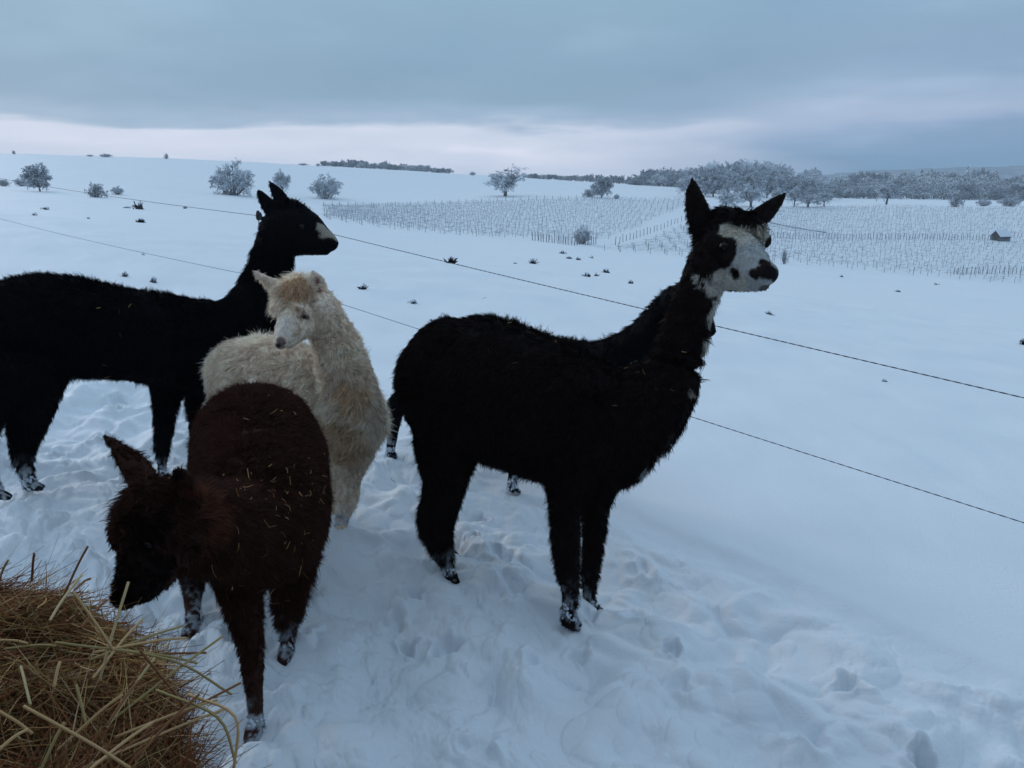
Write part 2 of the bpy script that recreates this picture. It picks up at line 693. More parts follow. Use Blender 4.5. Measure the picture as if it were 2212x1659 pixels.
def fleece(name, v, t, vn, area, hl, vcol, mat, parent, n_clump, per, rg, back, width=0.0028, lift=0.55, shag=1.0, jit=0.15, down=0.9, curl=0.6):
    wl = hl[t].mean(1)
    p = area * (wl > 0.0035) * np.where(wl < 0.009, 1.6, 1.0)
    p = p / p.sum()
    fi = rg.choice(len(t), n_clump, p=p)
    b = rg.dirichlet((1, 1, 1), n_clump)
    c = (v[t[fi]] * b[:, :, None]).sum(1)
    nn = norm((vn[t[fi]] * b[:, :, None]).sum(1))
    ln = (hl[t[fi]] * b).sum(1)
    col = (vcol[t[fi]] * b[:, :, None]).sum(1)
    low = noise3(c[:, 0] * 9, c[:, 1] * 9, c[:, 2] * 9, 51)
    grav = np.array([0, 0, -1.0]) * down + np.asarray(back) * 0.45
    flow = grav - nn * (nn @ grav)[:, None]
    swirl = np.stack([noise3(c[:, 0] * 6, c[:, 1] * 6, c[:, 2] * 6, s) for s in (61, 62, 63)], 1) * curl
    swirl += np.stack([noise3(c[:, 0] * 22, c[:, 1] * 22, c[:, 2] * 22, s) for s in (64, 65, 66)], 1) * curl
    swirl -= nn * (swirl * nn).sum(1)[:, None]
    tipdir = norm(nn * lift * (1 + 0.5 * low[:, None]) + flow + swirl + 0.18 * rg.normal(size=(n_clump, 3)))
    cl = ln * (0.75 + 0.35 * rg.random(n_clump) + 0.35 * low)
    cl = cl * np.where(rg.random(n_clump) < 0.12, 1.5, 1.0)
    k = per
    C0 = np.repeat(c, k, 0)
    NN = np.repeat(nn, k, 0)
    TD = np.repeat(tipdir, k, 0)
    LN = np.repeat(cl, k)
    off = rg.normal(size=(n_clump * k, 3)) * (0.32 * np.clip(LN, 0.008, 0.05))[:, None]
    off -= NN * (off * NN).sum(1)[:, None]
    root = C0 + off - NN * 0.004
    tip = C0 + TD * LN[:, None] + off * 0.35 + rg.normal(size=off.shape) * (0.10 * LN * shag)[:, None]
    dv = tip - root
    length = np.linalg.norm(dv, axis=1) * (0.75 + 0.5 * rg.random(len(dv)))
    d2 = norm(dv + 0.0)
    d1 = norm(d2 + 0.75 * NN)
    d3 = norm(d2 - 0.35 * NN + np.array([0, 0, -0.25]))
    CC = np.repeat(col, k, 0) * (1 + jit * rg.normal(size=(n_clump * k, 1))) * np.repeat(1 + 0.22 * low + jit * 1.3 * rg.normal(size=n_clump), k)[:, None]
    W = np.full(len(root), width) * (0.6 + 0.8 * rg.random(len(root)))
    W = np.minimum(W, 0.10 * LN + 0.0007)
    V, F, CO = ribbons(root, d1, d3, length, W, np.clip(CC, 0.0005, 1), rg)
    return mesh_np(name, V, F, mat, parent, True, CO)


fleece_dark = material("fleece_dark", attr=True, rough=0.85, spec=0.06, sheen=0.0)
fleece_brown = material("fleece_brown", attr=True, rough=0.85, spec=0.05, thin=0.35)
fleece_cream = material("fleece_cream", attr=True, rough=0.9, spec=0.1, thin=0.55)
skin_mat = material("short_coat", attr=True, rough=0.85, spec=0.08, noise=(90.0, (0.66, 0.63, 0.60), 0.2), bump=(160.0, 0.8, 0.005))
eye_mat = material("eye", (0.004, 0.0035, 0.0035), 0.1, spec=0.22)
crust_mat = material("packed_snow", (0.72, 0.78, 0.86), 0.6, bump=(60, 0.4, 0.01), noise=(30, (0.55, 0.60, 0.68), 0.2))
claw_mat = material("toenail", (0.02, 0.018, 0.017), 0.5)


def blob(c, r, seed, n=10, m=7, rough=0.3):
    """lumpy little ball"""
    vs = []
    for i in range(m + 1):
        ph = PI * i / m
        for j in range(n):
            a = 2 * PI * j / n
            vs.append((math.sin(ph) * math.cos(a), math.sin(ph) * math.sin(a), math.cos(ph)))
    vs = np.array(vs)
    k = 1 + rough * noise3(vs[:, 0] * 1.7, vs[:, 1] * 1.7, vs[:, 2] * 1.7, seed)
    f = [(i * n + j, i * n + (j + 1) % n, (i + 1) * n + (j + 1) % n, (i + 1) * n + j) for i in range(m) for j in range(n)]
    return np.asarray(c) + vs * np.asarray(r) * k[:, None], np.array(f)[:, ::-1]


def merge(lst):
    V, F, n = [], [], 0
    for v, f in lst:
        V.append(v)
        F.append(np.asarray(f) + n)
        n += len(v)
    return np.vstack(V), np.concatenate(F)


def alpaca(label, torso, neck, head, ears, legs, base_col, patches, eyes, back, mat, voxel=0.009, extra=(), n_clump=9000, per=8,
           width=0.0028, lift=0.55, shag=1.0, crust=0.5, seed=1, short_col=None, feet_dir=(0, -1, 0), far_eye=None, jit=0.15, earlat=0.35,
           mouth=None, down=0.9, curl=0.6, slim=0, leg_slim=0, hairk=1.0):
    rg = np.random.default_rng(seed)
    adj = lambda rows, k: [(r[0], r[1], r[2], r[3] - k * min(1, r[3] / 40.0), r[4] * hairk, *r[5:]) for r in rows]
    torso = [adj(t_, slim) for t_ in torso]
    neck = adj(neck, slim)
    legs = [adj(l_, leg_slim) for l_ in legs]
    parts = []
    for s in torso:
        parts.append(chain(s, 0.8))
    parts.append(chain(neck, 1.0, up=(0.35, 0.2, 1)))
    for s in head:
        parts.append(chain(s, 0.92, cap=(0.8, 0.7)))
    for s in extra:
        parts.append(chain(s, 1.0, up=(0.3, 0.3, 1)))
    for e in ears:
        spec, upv, lat = e
        parts.append(chain(spec, lat, up=upv, cap=(0.5, 1.2)))
    fd = norm(np.array(feet_dir, float))
    foots = []
    for s in legs:
        parts.append(chain(s, 1.0, up=(0.1, 1, 0.05), cap=(0.5, 0.6)))
        q = P(*s[-1][:3])
        r = s[-1][3] / FPX * depth(q)
        foots.append((q, r, s))
        sd = np.array([-fd[1], fd[0], 0])
        for sg in (-1, 1):     # the two toes
            a = q + sd * sg * r * 0.55 + np.array([0, 0, 0.01])
            b = a + fd * 0.045 + np.array([0, 0, -0.022])
            v, f = tube(np.array([a, (a + b) / 2, b]), np.array([0.017, 0.017, 0.010]), np.array([0.014, 0.014, 0.009]), sub=3, n=12)
            parts.append((v, f, np.column_stack([np.array([a, b]), [0.015, 0.012], [0.006, 0.004]])))
    v, t = remeshed(parts, voxel, smooth=5)
    vn, area = vnormals(v, t)
    cs = np.vstack([p[2] for p in parts])
    dist = np.full(len(v), 1e9)
    hl = np.zeros(len(v))
    for row in cs:
        d = np.linalg.norm(v - row[:3], axis=1) / row[3]
        k = d < dist
        dist[k] = d[k]
        hl[k] = row[4]
    # soften the jumps of hair length along the surface
    for _ in range(8):
        acc, cnt = np.zeros(len(v)), np.zeros(len(v))
        for i in range(3):
            np.add.at(acc, t[:, i], hl[t].mean(1))
            np.add.at(cnt, t[:, i], 1)
        hl = acc / np.maximum(cnt, 1)
    col = np.tile(np.array(base_col, float), (len(v), 1))
    bvh = BVHTree.FromPolygons([tuple(p) for p in v], [tuple(int(i) for i in q) for q in t])
    org = Vector((0, 0, CAM_Z))

    def surf(px, py):
        d = (Vector(P(px, py, 1.0)) - org).normalized()
        h = bvh.ray_cast(org, d)
        if h[0] is None:
            for rr in range(2, 40, 2):
                for aa in range(12):
                    d = (Vector(P(px + rr * math.cos(aa * PI / 6), py + rr * math.sin(aa * PI / 6), 1.0)) - org).normalized()
                    h = bvh.ray_cast(org, d)
                    if h[0] is not None:
                        return np.array(h[0]), np.array(h[1])
            return P(px, py, 2.5), np.array([0, -1, 0])
        return np.array(h[0]), np.array(h[1])

    wob = 0.012 * noise3(v[:, 0] * 28, v[:, 1] * 28, v[:, 2] * 28, seed + 70) + 0.008 * noise3(v[:, 0] * 70, v[:, 1] * 70, v[:, 2] * 70, seed + 71)
    for (px, py, rp, c, *rest) in patches:
        if isinstance(px, tuple):                       # a stripe between two surface points
            a, _ = surf(*px)
            b, _ = surf(*py)
            rad = rp / FPX * depth(a)
            ab = b - a
            tt = np.clip(((v - a) @ ab) / (ab @ ab), 0, 1)
            d = np.linalg.norm(v - (a + tt[:, None] * ab), axis=1)
        else:
            a, _ = surf(px, py)
            rad = rp / FPX * depth(a)
            d = np.linalg.norm(v - a, axis=1)
        wk = rest[0] if rest else 1.0
        m = sstep(0.004, -0.004, d - rad + wob * wk)[:, None]
        col = col * (1 - m) + np.array(c) * m
    for q, r, s_ in foots:
        up_ = P(*s_[-2][:3])
        top = q + (up_ - q) * min(2.2, (0.17 / max(1e-3, np.linalg.norm(up_ - q))))
        ab = top - q
        tt = ((v - q) @ ab) / (ab @ ab)
        dl = np.linalg.norm(v - (q + np.clip(tt, -.3, 1)[:, None] * ab), axis=1)
        sp_ = noise3(v[:, 0] * 55, v[:, 1] * 55, v[:, 2] * 30, 81) + 0.6 * noise3(v[:, 0] * 130, v[:, 1] * 130, v[:, 2] * 80, 82)
        m = (sstep(1.15, 0.35, tt) * sstep(.085, .06, dl) * sstep(0.15, -0.35, sp_ + 0.05) * crust)[:, None]
        m = np.clip(m, 0, 1)
        col = col * (1 - m) + np.array([.50, .55, .62]) * m
    gx = sum(r[0] for r in [q[0] for q in foots]) / len(foots)
    gy = sum(r[1] for r in [q[0] for q in foots]) / len(foots)
    root = empty("alpaca", (gx, gy, gz(gx, gy)), label, "alpaca", "alpacas in the snowy paddock")
    body = mesh_np("body", v, t, skin_mat, root, True, col)
    fleece("fleece", v, t, vn, area, hl, col, mat, root, n_clump, per, rg, back, width, lift, shag, jit, down, curl)
    for (ex, ey, er) in eyes:
        q, n = surf(ex, ey)
        r = er
        bv, bf = blob(q - n * r * 0.45, r, 3, 20, 14, 0.0)
        mesh_np("eye", bv, bf, eye_mat, root)
        # lid rim
    if far_eye is not None:
        loc, n, _, _ = bvh.find_nearest(Vector(far_eye))
        loc, n = np.array(loc), np.array(n)
        bv, bf = blob(loc - n * 0.007, 0.015, 3, 20, 14, 0.0)
        mesh_np("eye", bv, bf, eye_mat, root)
    # snow packed in the wool of the lower legs
    for q, r, s in foots:
        bl = []
        for i in range(int(90 * crust)):
            a = rg.uniform(0, 2 * PI)
            hh = rg.uniform(0, 1) ** 1.4 * 0.13
            tt = min(1.0, hh / 0.15)
            up = P(*s[-2][:3])
            c = q * (1 - tt) + up * tt
            rr = r * 1.08
            c = c + np.array([math.cos(a) * rr, math.sin(a) * rr, 0])
            sz = rg.uniform(0.002, 0.006)
            bl.append(blob(c, (sz, sz, sz * rg.uniform(0.8, 1.8)), int(rg.integers(1000)), 7, 5, 0.5))
        if bl:
            V, F = merge(bl)
            mesh_np("snow_crust", V, F, crust_mat, root)
    return root, v, t, vn, bvh, surf


BLK = (0.0060, 0.0058, 0.0082)
BRB = (0.0135, 0.0090, 0.0090)      # the front one: black with a brown cast
WHT = (0.50, 0.475, 0.43)
WHT2 = (0.40, 0.42, 0.43)
BRN = (0.052, 0.0225, 0.0165)
CRM = (0.95, 0.80, 0.67)

# 1: the big dark one with the white and black face
A = alpaca(
    "black alpaca with a white face and black eye patch standing tall on the right",
    torso=[[(952, 806, 2.74, 122, .020), (1005, 826, 2.72, 150, .020), (1110, 860, 2.68, 153, .020), (1220, 900, 2.60, 148, .020),
            (1310, 930, 2.54, 134, .022), (1345, 945, 2.52, 112, .022)]],
    neck=[(1325, 928, 2.53, 102, .022), (1402, 870, 2.52, 90, .020), (1456, 795, 2.53, 61, .018), (1484, 705, 2.56, 46, .016),
          (1510, 630, 2.60, 46, .014), (1533, 575, 2.62, 50, .012)],
    head=[[(1548, 535, 2.66, 64, .012, .85), (1575, 545, 2.62, 66, .006, .85), (1610, 562, 2.54, 50, .005, .85), (1640, 585, 2.47, 33, .004, .95),
           (1660, 592, 2.43, 25, .003, 1.0)],
          [(1545, 585, 2.62, 38, .010), (1590, 600, 2.55, 30, .005), (1636, 611, 2.475, 19, .004), (1652, 615, 2.45, 14, .004)],
          [(1560, 485, 2.67, 38, .020), (1600, 488, 2.63, 34, .024), (1628, 498, 2.60, 28, .020)],
          [(1540, 520, 2.60, 26, .006), (1572, 532, 2.56, 24, .004)],
          [(1640, 515, 2.64, 22, .006), (1652, 522, 2.62, 18, .004)]],
    ears=[([(1522, 505, 2.66, 29, .008), (1508, 458, 2.66, 29, .007), (1498, 416, 2.66, 20, .006), (1496, 386, 2.66, 6, .006)], (1, 0.3, 0), .38),
          ([(1618, 485, 2.68, 22, .008), (1655, 458, 2.70, 22, .007), (1682, 433, 2.72, 14, .007), (1697, 416, 2.73, 4, .007)], (0.6, 0.3, 1), .38)],
    legs=[[(1240, 970, 2.52, 78, .020), (1222, 1070, 2.49, 38, .020), (1222, 1150, 2.47, 28, .018), (1228, 1230, 2.46, 24, .016),
           (1232, 1290, 2.45, 18, .012), (1226, 1345, 2.44, 16, .006)],
          [(1290, 1000, 2.68, 60, .020), (1288, 1090, 2.67, 29, .018), (1282, 1160, 2.66, 23, .016), (1275, 1240, 2.64, 17, .014),
           (1273, 1285, 2.63, 14, .010), (1279, 1318, 2.60, 12, .005)],
          [(965, 880, 2.70, 92, .020), (974, 965, 2.68, 60, .022), (964, 1040, 2.70, 42, .020), (944, 1115, 2.73, 38, .022), (952, 1175, 2.72, 25, .020),
           (966, 1218, 2.71, 14, .012), (972, 1248, 2.70, 12, .005)],
          [(955, 900, 2.92, 70, .024), (935, 965, 2.95, 36, .026), (948, 1050, 3.00, 28, .02), (945, 1110, 3.02, 20, .02), (962, 1160, 3.0, 13, .01),
           (966, 1195, 2.98, 12, .006)]],
    base_col=BRB,
    patches=[(1628, 590, 62, WHT2, .6), (1600, 575, 46, WHT2, .6), (1620, 530, 44, WHT2, .8), (1600, 508, 34, WHT, 1), (1645, 510, 22, WHT, 1), (1572, 498, 20, WHT, 1),
             (1548, 610, 34, WHT, .8), (1590, 608, 30, WHT, .8), ((1562, 640), (1548, 685), 24, WHT, 1.4), (1528, 738, 15, WHT, 1.3), (1494, 850, 9, WHT, 1),
             ((1500, 590), (1512, 622), 4, WHT, .3),
             (1400, 1025, 12, WHT2, 1.3), (1425, 975, 9, WHT2, 1.2), (1448, 940, 7, WHT2, 1.2),
             ((1545, 545), (1558, 542), 36, BRB, .5), (1520, 560, 36, BRB, .5), (1530, 590, 16, BRB, 1.2),
             (1589, 591, 14, BRB, .25), (1630, 594, 14, BRB, .6), (1648, 587, 18, BRB, .6), (1667, 590, 19, BRB, .5), (1676, 600, 12, BRB, .4),
             (1655, 566, 14, BRB, .7), (1661, 524, 13, BRB, .4), (1655, 624, 15, (0.12, 0.12, 0.125), .4),
             (1590, 456, 22, BRB, 1), (1615, 464, 14, BRB, 1),
             ((1572, 502), (1645, 498), 14, (0.46, 0.41, 0.34), 1.3), (1661, 524, 11, BRB, .4),
             ((1463, 605), (1432, 705), 7, (0.05, 0.028, 0.022), .8), ((1432, 705), (1402, 782), 7, (0.05, 0.028, 0.022), .8)],
    eyes=[(1562, 533, 0.0165)], back=(-0.9, 0.1, 0.1), mat=fleece_dark, voxel=0.0065, seed=11, n_clump=26000, per=9, lift=.5, shag=1.3, width=.0028,
    far_eye=P(1664, 522, 2.66), feet_dir=(0.95, -0.3, 0), short_col=WHT2, crust=0.6)

# 2: the one hidden behind it
B = alpaca(
    "black alpaca mostly hidden behind the white-faced one, its head low behind that neck",
    torso=[[(965, 815, 3.98, 92, .034), (1060, 800, 3.94, 92, .034), (1160, 806, 3.90, 86, .034), (1260, 815, 3.84, 80, .034), (1300, 815, 3.80, 70, .034)]],
    neck=[(1300, 800, 3.72, 66, .036), (1352, 768, 3.60, 50, .036), (1408, 716, 3.48, 42, .036), (1458, 655, 3.38, 36, .034), (1492, 632, 3.32, 32, .022)],
    head=[[(1492, 640, 3.32, 32, .010), (1510, 668, 3.22, 26, .006), (1527, 700, 3.16, 18, .004), (1536, 718, 3.13, 14, .003)]],
    ears=[([(1502, 625, 3.34, 14, .008), (1512, 596, 3.36, 13, .008), (1516, 574, 3.37, 4, .008)], (1, 0.3, 0), .4),
          ([(1520, 640, 3.38, 14, .008), (1530, 615, 3.42, 12, .008), (1532, 596, 3.43, 4, .008)], (1, 0.3, 0), .4)],
    legs=[[(925, 800, 3.92, 60, .03), (878, 858, 3.95, 26, .02), (856, 876, 3.98, 23, .022), (850, 920, 3.97, 15, .016), (845, 962, 3.96, 11, .006), (842, 982, 3.95, 9, .005)],
          [(960, 830, 3.80, 60, .03), (965, 900, 3.78, 34, .03), (950, 940, 3.80, 20, .02), (952, 990, 3.80, 12, .01), (955, 1018, 3.78, 10, .006)],
          [(1160, 850, 3.74, 48, .03), (1130, 930, 3.72, 28, .024), (1115, 985, 3.70, 18, .016), (1108, 1030, 3.68, 12, .006), (1106, 1058, 3.67, 11, .004)],
          [(1250, 860, 3.86, 44, .03), (1245, 930, 3.86, 24, .024), (1240, 980, 3.86, 15, .016), (1238, 1020, 3.85, 11, .006), (1238, 1040, 3.84, 10, .004)]],
    base_col=BLK, patches=[], eyes=[(1516, 668, 0.012)], back=(-0.9, 0.1, 0.1), mat=fleece_dark, voxel=0.011, seed=12, n_clump=8000, per=8,
    width=0.003, feet_dir=(0.9, -0.4, 0), crust=1.1, hairk=.65, slim=2, leg_slim=2)

# 3: the black one on the left
Cc = alpaca(
    "black alpaca with a pale muzzle standing side-on at the left edge",
    torso=[[(35, 708, 3.18, 106, .026), (120, 703, 3.22, 110, .026), (240, 718, 3.32, 101, .026), (360, 735, 3.44, 99, .028), (450, 750, 3.54, 102, .028),
            (505, 742, 3.60, 90, .028)]],
    neck=[(500, 730, 3.60, 84, .028), (545, 680, 3.60, 66, .026), (573, 610, 3.60, 49, .032), (592, 545, 3.60, 42, .028), (604, 495, 3.60, 44, .018)],
    head=[[(612, 484, 3.61, 44, .012), (640, 490, 3.60, 46, .008), (668, 499, 3.60, 40, .005), (692, 512, 3.60, 27, .004), (712, 524, 3.60, 20, .003), (720, 530, 3.60, 15, .003)],
          [(620, 520, 3.60, 36, .012), (658, 528, 3.6, 24, .006), (698, 541, 3.60, 11, .004), (708, 544, 3.60, 8, .003)],
          [(600, 458, 3.60, 26, .016), (635, 454, 3.6, 22, .014), (662, 466, 3.6, 16, .009)]],
    ears=[([(592, 462, 3.57, 17, .008), (576, 438, 3.57, 16, .008), (560, 415, 3.57, 8, .008)], (0.7, 0, -0.6), .5),
          ([(620, 450, 3.66, 17, .008), (600, 418, 3.68, 15, .008), (582, 392, 3.69, 5, .010)], (0.7, 0, -0.6), .5)],
    legs=[[(60, 800, 3.12, 92, .026), (72, 875, 3.10, 52, .026), (55, 935, 3.13, 38, .030), (50, 985, 3.12, 26, .024), (58, 1025, 3.10, 18, .008), (68, 1052, 3.08, 17, .005)],
          [(15, 800, 3.02, 80, .026), (-5, 870, 2.98, 36, .026), (-30, 930, 3.0, 26, .028), (-28, 985, 2.98, 20, .02), (-14, 1040, 2.95, 16, .008), (-4, 1072, 2.93, 15, .005)],
          [(368, 810, 3.48, 52, .026), (358, 870, 3.46, 30, .032), (353, 930, 3.45, 22, .028), (350, 975, 3.45, 16, .022), (350, 1010, 3.44, 11, .010), (350, 1030, 3.43, 11, .005)],
          [(440, 830, 3.68, 48, .026), (432, 890, 3.68, 28, .032), (430, 940, 3.68, 20, .028), (428, 975, 3.68, 14, .02), (428, 1000, 3.66, 11, .005)]],
    base_col=BLK,
    patches=[((694, 492), (722, 512), 10, (0.38, 0.34, 0.29), .5), (700, 508, 9, (0.38, 0.34, 0.29), .6), (716, 528, 13, BLK, .3), (706, 535, 10, BLK, .4)],
    eyes=[(652, 490, 0.014)], back=(-0.9, -0.1, 0.1), mat=fleece_dark, voxel=0.009, seed=13, n_clump=20000, per=9, shag=1.3, lift=.5, width=0.0028, hairk=.75, slim=2, leg_slim=7,
    feet_dir=(0.9, 0.3, 0), crust=1.0)

# 4: the cream one in the middle
E = alpaca(
    "cream alpaca with wet curly fleece and pink inner ears facing the camera",
    torso=[[(520, 822, 3.26, 92, .026), (600, 838, 3.18, 108, .026), (690, 868, 3.08, 112, .028), (745, 895, 3.02, 100, .030), (762, 905, 3.0, 86, .032)]],
    neck=[(760, 915, 2.98, 74, .030), (752, 845, 2.95, 66, .026), (735, 770, 2.93, 54, .024), (710, 705, 2.92, 44, .022), (686, 662, 2.91, 44, .016)],
    head=[[(664, 650, 2.92, 43, .018), (646, 662, 2.88, 41, .014), (628, 694, 2.81, 28, .009), (613, 726, 2.75, 21, .006), (604, 743, 2.72, 15, .004)],
          [(680, 692, 2.89, 30, .020), (650, 714, 2.82, 20, .010), (622, 744, 2.76, 12, .004)],
          [(620, 642, 2.87, 32, .026), (645, 632, 2.88, 36, .030), (672, 640, 2.92, 26, .022)],
          [(600, 664, 2.84, 15, .022), (618, 668, 2.82, 16, .020)],
          [(655, 672, 2.83, 15, .005), (664, 684, 2.84, 13, .004)]],
    ears=[([(612, 628, 2.90, 15, .008), (588, 613, 2.89, 15, .010), (566, 599, 2.88, 10, .014), (549, 586, 2.88, 4, .014)], (0.4, -0.1, 1), .4),
          ([(692, 640, 2.95, 15, .006), (688, 618, 2.93, 19, .004), (682, 602, 2.91, 17, .004), (677, 588, 2.90, 8, .006)], (1, 0.35, 0), .35)],
    legs=[[(760, 960, 2.99, 52, .030), (752, 1030, 2.98, 30, .020), (750, 1075, 2.98, 24, .016), (742, 1110, 2.99, 16, .010), (735, 1135, 2.98, 13, .005)],
          [(705, 960, 3.14, 48, .030), (705, 1030, 3.14, 28, .020), (712, 1075, 3.14, 20, .016), (715, 1110, 3.12, 14, .01), (712, 1140, 3.05, 12, .005)],
          [(505, 880, 3.22, 60, .026), (500, 960, 3.22, 34, .02), (490, 1010, 3.24, 22, .016), (495, 1055, 3.23, 15, .01), (492, 1085, 3.20, 13, .005)],
          [(530, 880, 3.44, 56, .026), (535, 950, 3.46, 30, .02), (525, 990, 3.48, 20, .016), (530, 1030, 3.46, 13, .01), (530, 1050, 3.44, 12, .005)]],
    base_col=CRM,
    patches=[(614, 705, 27, (0.88, 0.79, 0.73), 1.6), (640, 715, 18, (0.92, 0.79, 0.67), 1.6), (607, 738, 12, (0.30, 0.21, 0.19), .5),
             (600, 747, 8, (0.07, 0.045, 0.045), .4), (612, 752, 4, (0.10, 0.07, 0.07), .3), (654, 675, 10, (0.55, 0.42, 0.33), 1), ((684, 626), (680, 606), 9, (0.42, 0.20, 0.18), .15), (755, 860, 34, (0.88, 0.67, 0.49), 3), (735, 960, 60, (0.85, 0.66, 0.48), 2), (640, 625, 30, (0.84, 0.62, 0.44), 1.5),
             (664, 685, 5, (0.10, 0.07, 0.06), .3)],
    eyes=[(656, 684, 0.0105)], back=(-0.7, 0.6, 0.1), mat=fleece_cream, voxel=0.008, seed=14, n_clump=34000, per=9, width=0.0026, lift=0.6, shag=1.8, hairk=.8, slim=3, leg_slim=2,
    feet_dir=(0.3, -0.9, 0), crust=0.9, jit=0.13, far_eye=None, curl=1.0)

# 5: the brown one eating hay
D = alpaca(
    "dark brown alpaca with straw on its back lowering its head to the hay",
    torso=[[(555, 955, 2.56, 128, .026, .98), (558, 1000, 2.40, 138, .026, 1.0), (566, 1060, 2.18, 140, .026, .98), (575, 1120, 2.0, 140, .03, .92),
            (570, 1150, 1.93, 122, .032, .9)]],
    neck=[(545, 1150, 1.90, 112, .032), (490, 1150, 1.78, 98, .030), (435, 1135, 1.66, 88, .028), (385, 1120, 1.56, 80, .026), (350, 1115, 1.50, 74, .018)],
    head=[[(350, 1098, 1.50, 66, .016), (325, 1138, 1.45, 64, .009), (308, 1190, 1.42, 52, .007), (292, 1245, 1.38, 42, .006), (272, 1285, 1.365, 33, .005), (262, 1298, 1.36, 26, .004)],
          [(372, 1180, 1.47, 62, .014), (340, 1235, 1.42, 42, .008), (305, 1282, 1.38, 28, .005)],
          [(325, 1075, 1.48, 48, .022), (287, 1112, 1.45, 36, .016), (264, 1152, 1.44, 28, .010), (262, 1180, 1.44, 18, .007)]],
    ears=[([(322, 1055, 1.52, 32, .010), (292, 1010, 1.53, 32, .010), (258, 970, 1.54, 27, .008), (232, 948, 1.55, 17, .008)], (0.6, 0, -0.6), .42),
          ([(402, 1085, 1.50, 32, .012), (398, 1048, 1.47, 32, .010), (390, 1020, 1.44, 20, .012)], (1, 0.1, 0), .42)],
    legs=[[(515, 1200, 1.88, 74, .028), (522, 1285, 1.84, 44, .026), (536, 1370, 1.81, 31, .024), (545, 1430, 1.79, 24, .020), (549, 1480, 1.77, 20, .010),
           (552, 1540, 1.76, 18, .004), (555, 1572, 1.75, 18, .003)],
          [(625, 1200, 2.14, 62, .034), (625, 1270, 2.13, 38, .030), (623, 1325, 2.13, 27, .026), (622, 1370, 2.12, 18, .014), (621, 1408, 2.10, 13, .005)],
          [(440, 1100, 2.42, 74, .03), (425, 1190, 2.36, 46, .028), (418, 1250, 2.38, 26, .022), (416, 1305, 2.30, 18, .006), (418, 1350, 2.22, 16, .004)],
          [(640, 1080, 2.50, 74, .03), (650, 1160, 2.48, 46, .028), (645, 1220, 2.52, 26, .022), (640, 1260, 2.50, 18, .01), (636, 1290, 2.46, 15, .004)]],
    base_col=BRN,
    patches=[(330, 1200, 95, (0.030, 0.013, 0.010), 3), (330, 1120, 60, (0.022, 0.010, 0.008), 3), (300, 1290, 60, (0.006, 0.004, 0.004), 1.2), (270, 1270, 70, (0.006, 0.004, 0.004), 1.2), (320, 1250, 60, (0.007, 0.004, 0.004), 1.2), (300, 1215, 40, (0.010, 0.0055, 0.005), 2), (330, 1150, 40, (0.012, 0.007, 0.006), 3), (385, 1020, 26, (0.010, 0.006, 0.005), 1),
             (470, 1100, 60, (0.105, 0.040, 0.024), 3), (420, 1060, 32, (0.105, 0.040, 0.024), 2)],
    eyes=[(318, 1178, 0.010)], back=(0.1, 0.8, 0.1), mat=fleece_brown, voxel=0.0075, seed=15, n_clump=40000, per=9, width=0.0020, lift=0.55, shag=1.4, hairk=.72, slim=1, leg_slim=2,
    feet_dir=(-0.1, -1, 0), crust=0.8, jit=0.2)


# ---------------------------------------------------------------- straw caught in the fleece
straw_mat = material("straw", attr=True, rough=0.7, spec=0.15, thin=0.25)


def straw_cols(rg, n, k=1.0):
    a = np.array([[0.58, 0.35, 0.15], [0.44, 0.26, 0.10], [0.30, 0.13, 0.05], [0.42, 0.30, 0.13], [0.66, 0.47, 0.27]])
    return a[rg.choice(5, n, p=[.3, .22, .2, .18, .1])] * (0.7 + 0.5 * rg.random((n, 1))) * k


def scraps(animal, pts, n, spread, lo, hi, seed):
    rg = np.random.default_rng(seed)
    root, v, t, vn, bvh, surf = animal
    R, D, Ln = [], [], []
    for _ in range(n):
        px, py = pts[rg.integers(len(pts))]
        q, nn = surf(px + rg.normal() * spread, py + rg.normal() * spread)
        d = rg.normal(size=3)
        d = norm(d - nn * (d @ nn) + nn * 0.25)
        R.append(q + nn * 0.016)
        D.append(d)
        Ln.append(rg.uniform(lo, hi))
    R, D, Ln = np.array(R), np.array(D), np.array(Ln)
    return R, D, Ln


_rg = np.random.default_rng(77)
sets = [scraps(D, [(650, 1085), (600, 1110), (680, 1040), (560, 1070), (640, 1180), (520, 1060)], 78, 40, .006, .028, 1),
        scraps(D, [(600, 850), (640, 870), (560, 900)], 14, 26, .006, .03, 2),
        scraps(D, [(600, 1290), (660, 1210), (540, 1200)], 26, 40, .008, .045, 6),
        scraps(E, [(760, 950), (720, 700), (760, 830), (790, 1000)], 55, 40, .008, .035, 3),
        scraps(A, [(1385, 800), (1380, 850), (1060, 700), (1150, 760)], 16, 35, .008, .025, 4),
        scraps(Cc, [(180, 645), (290, 690), (260, 790)], 9, 30, .01, .035, 5)]
R_, D_, L_ = [np.concatenate([s[i] for s in sets]) for i in range(3)]
V, F, CO = ribbons(R_, D_, norm(D_ + 0.5 * _rg.normal(size=D_.shape)), L_, _rg.uniform(.0013, .0028, len(L_)), straw_cols(_rg, len(L_), 1.0), _rg, taper=.7)
tag(mesh_np("straw_scraps", V, F, straw_mat, None, True, CO), "short bits of straw caught in the fleece of the brown and cream alpacas", "straw", kind="stuff")

# ---------------------------------------------------------------- the round hay bale
HC, HR, HZ = np.array([-0.985, 0.83]), 0.535, 0.825


def hay_h(x, y):
    r = np.hypot(x - HC[0], y - HC[1]) / HR
    return HZ * (1 - 0.10 * r ** 2 - 0.9 * sstep(0.80, 1.15, r) * 0.28) + 0.03 * noise3(x * 7, y * 7, 0, 90) + 0.045 * noise3(x * 3, y * 3, 0, 91)


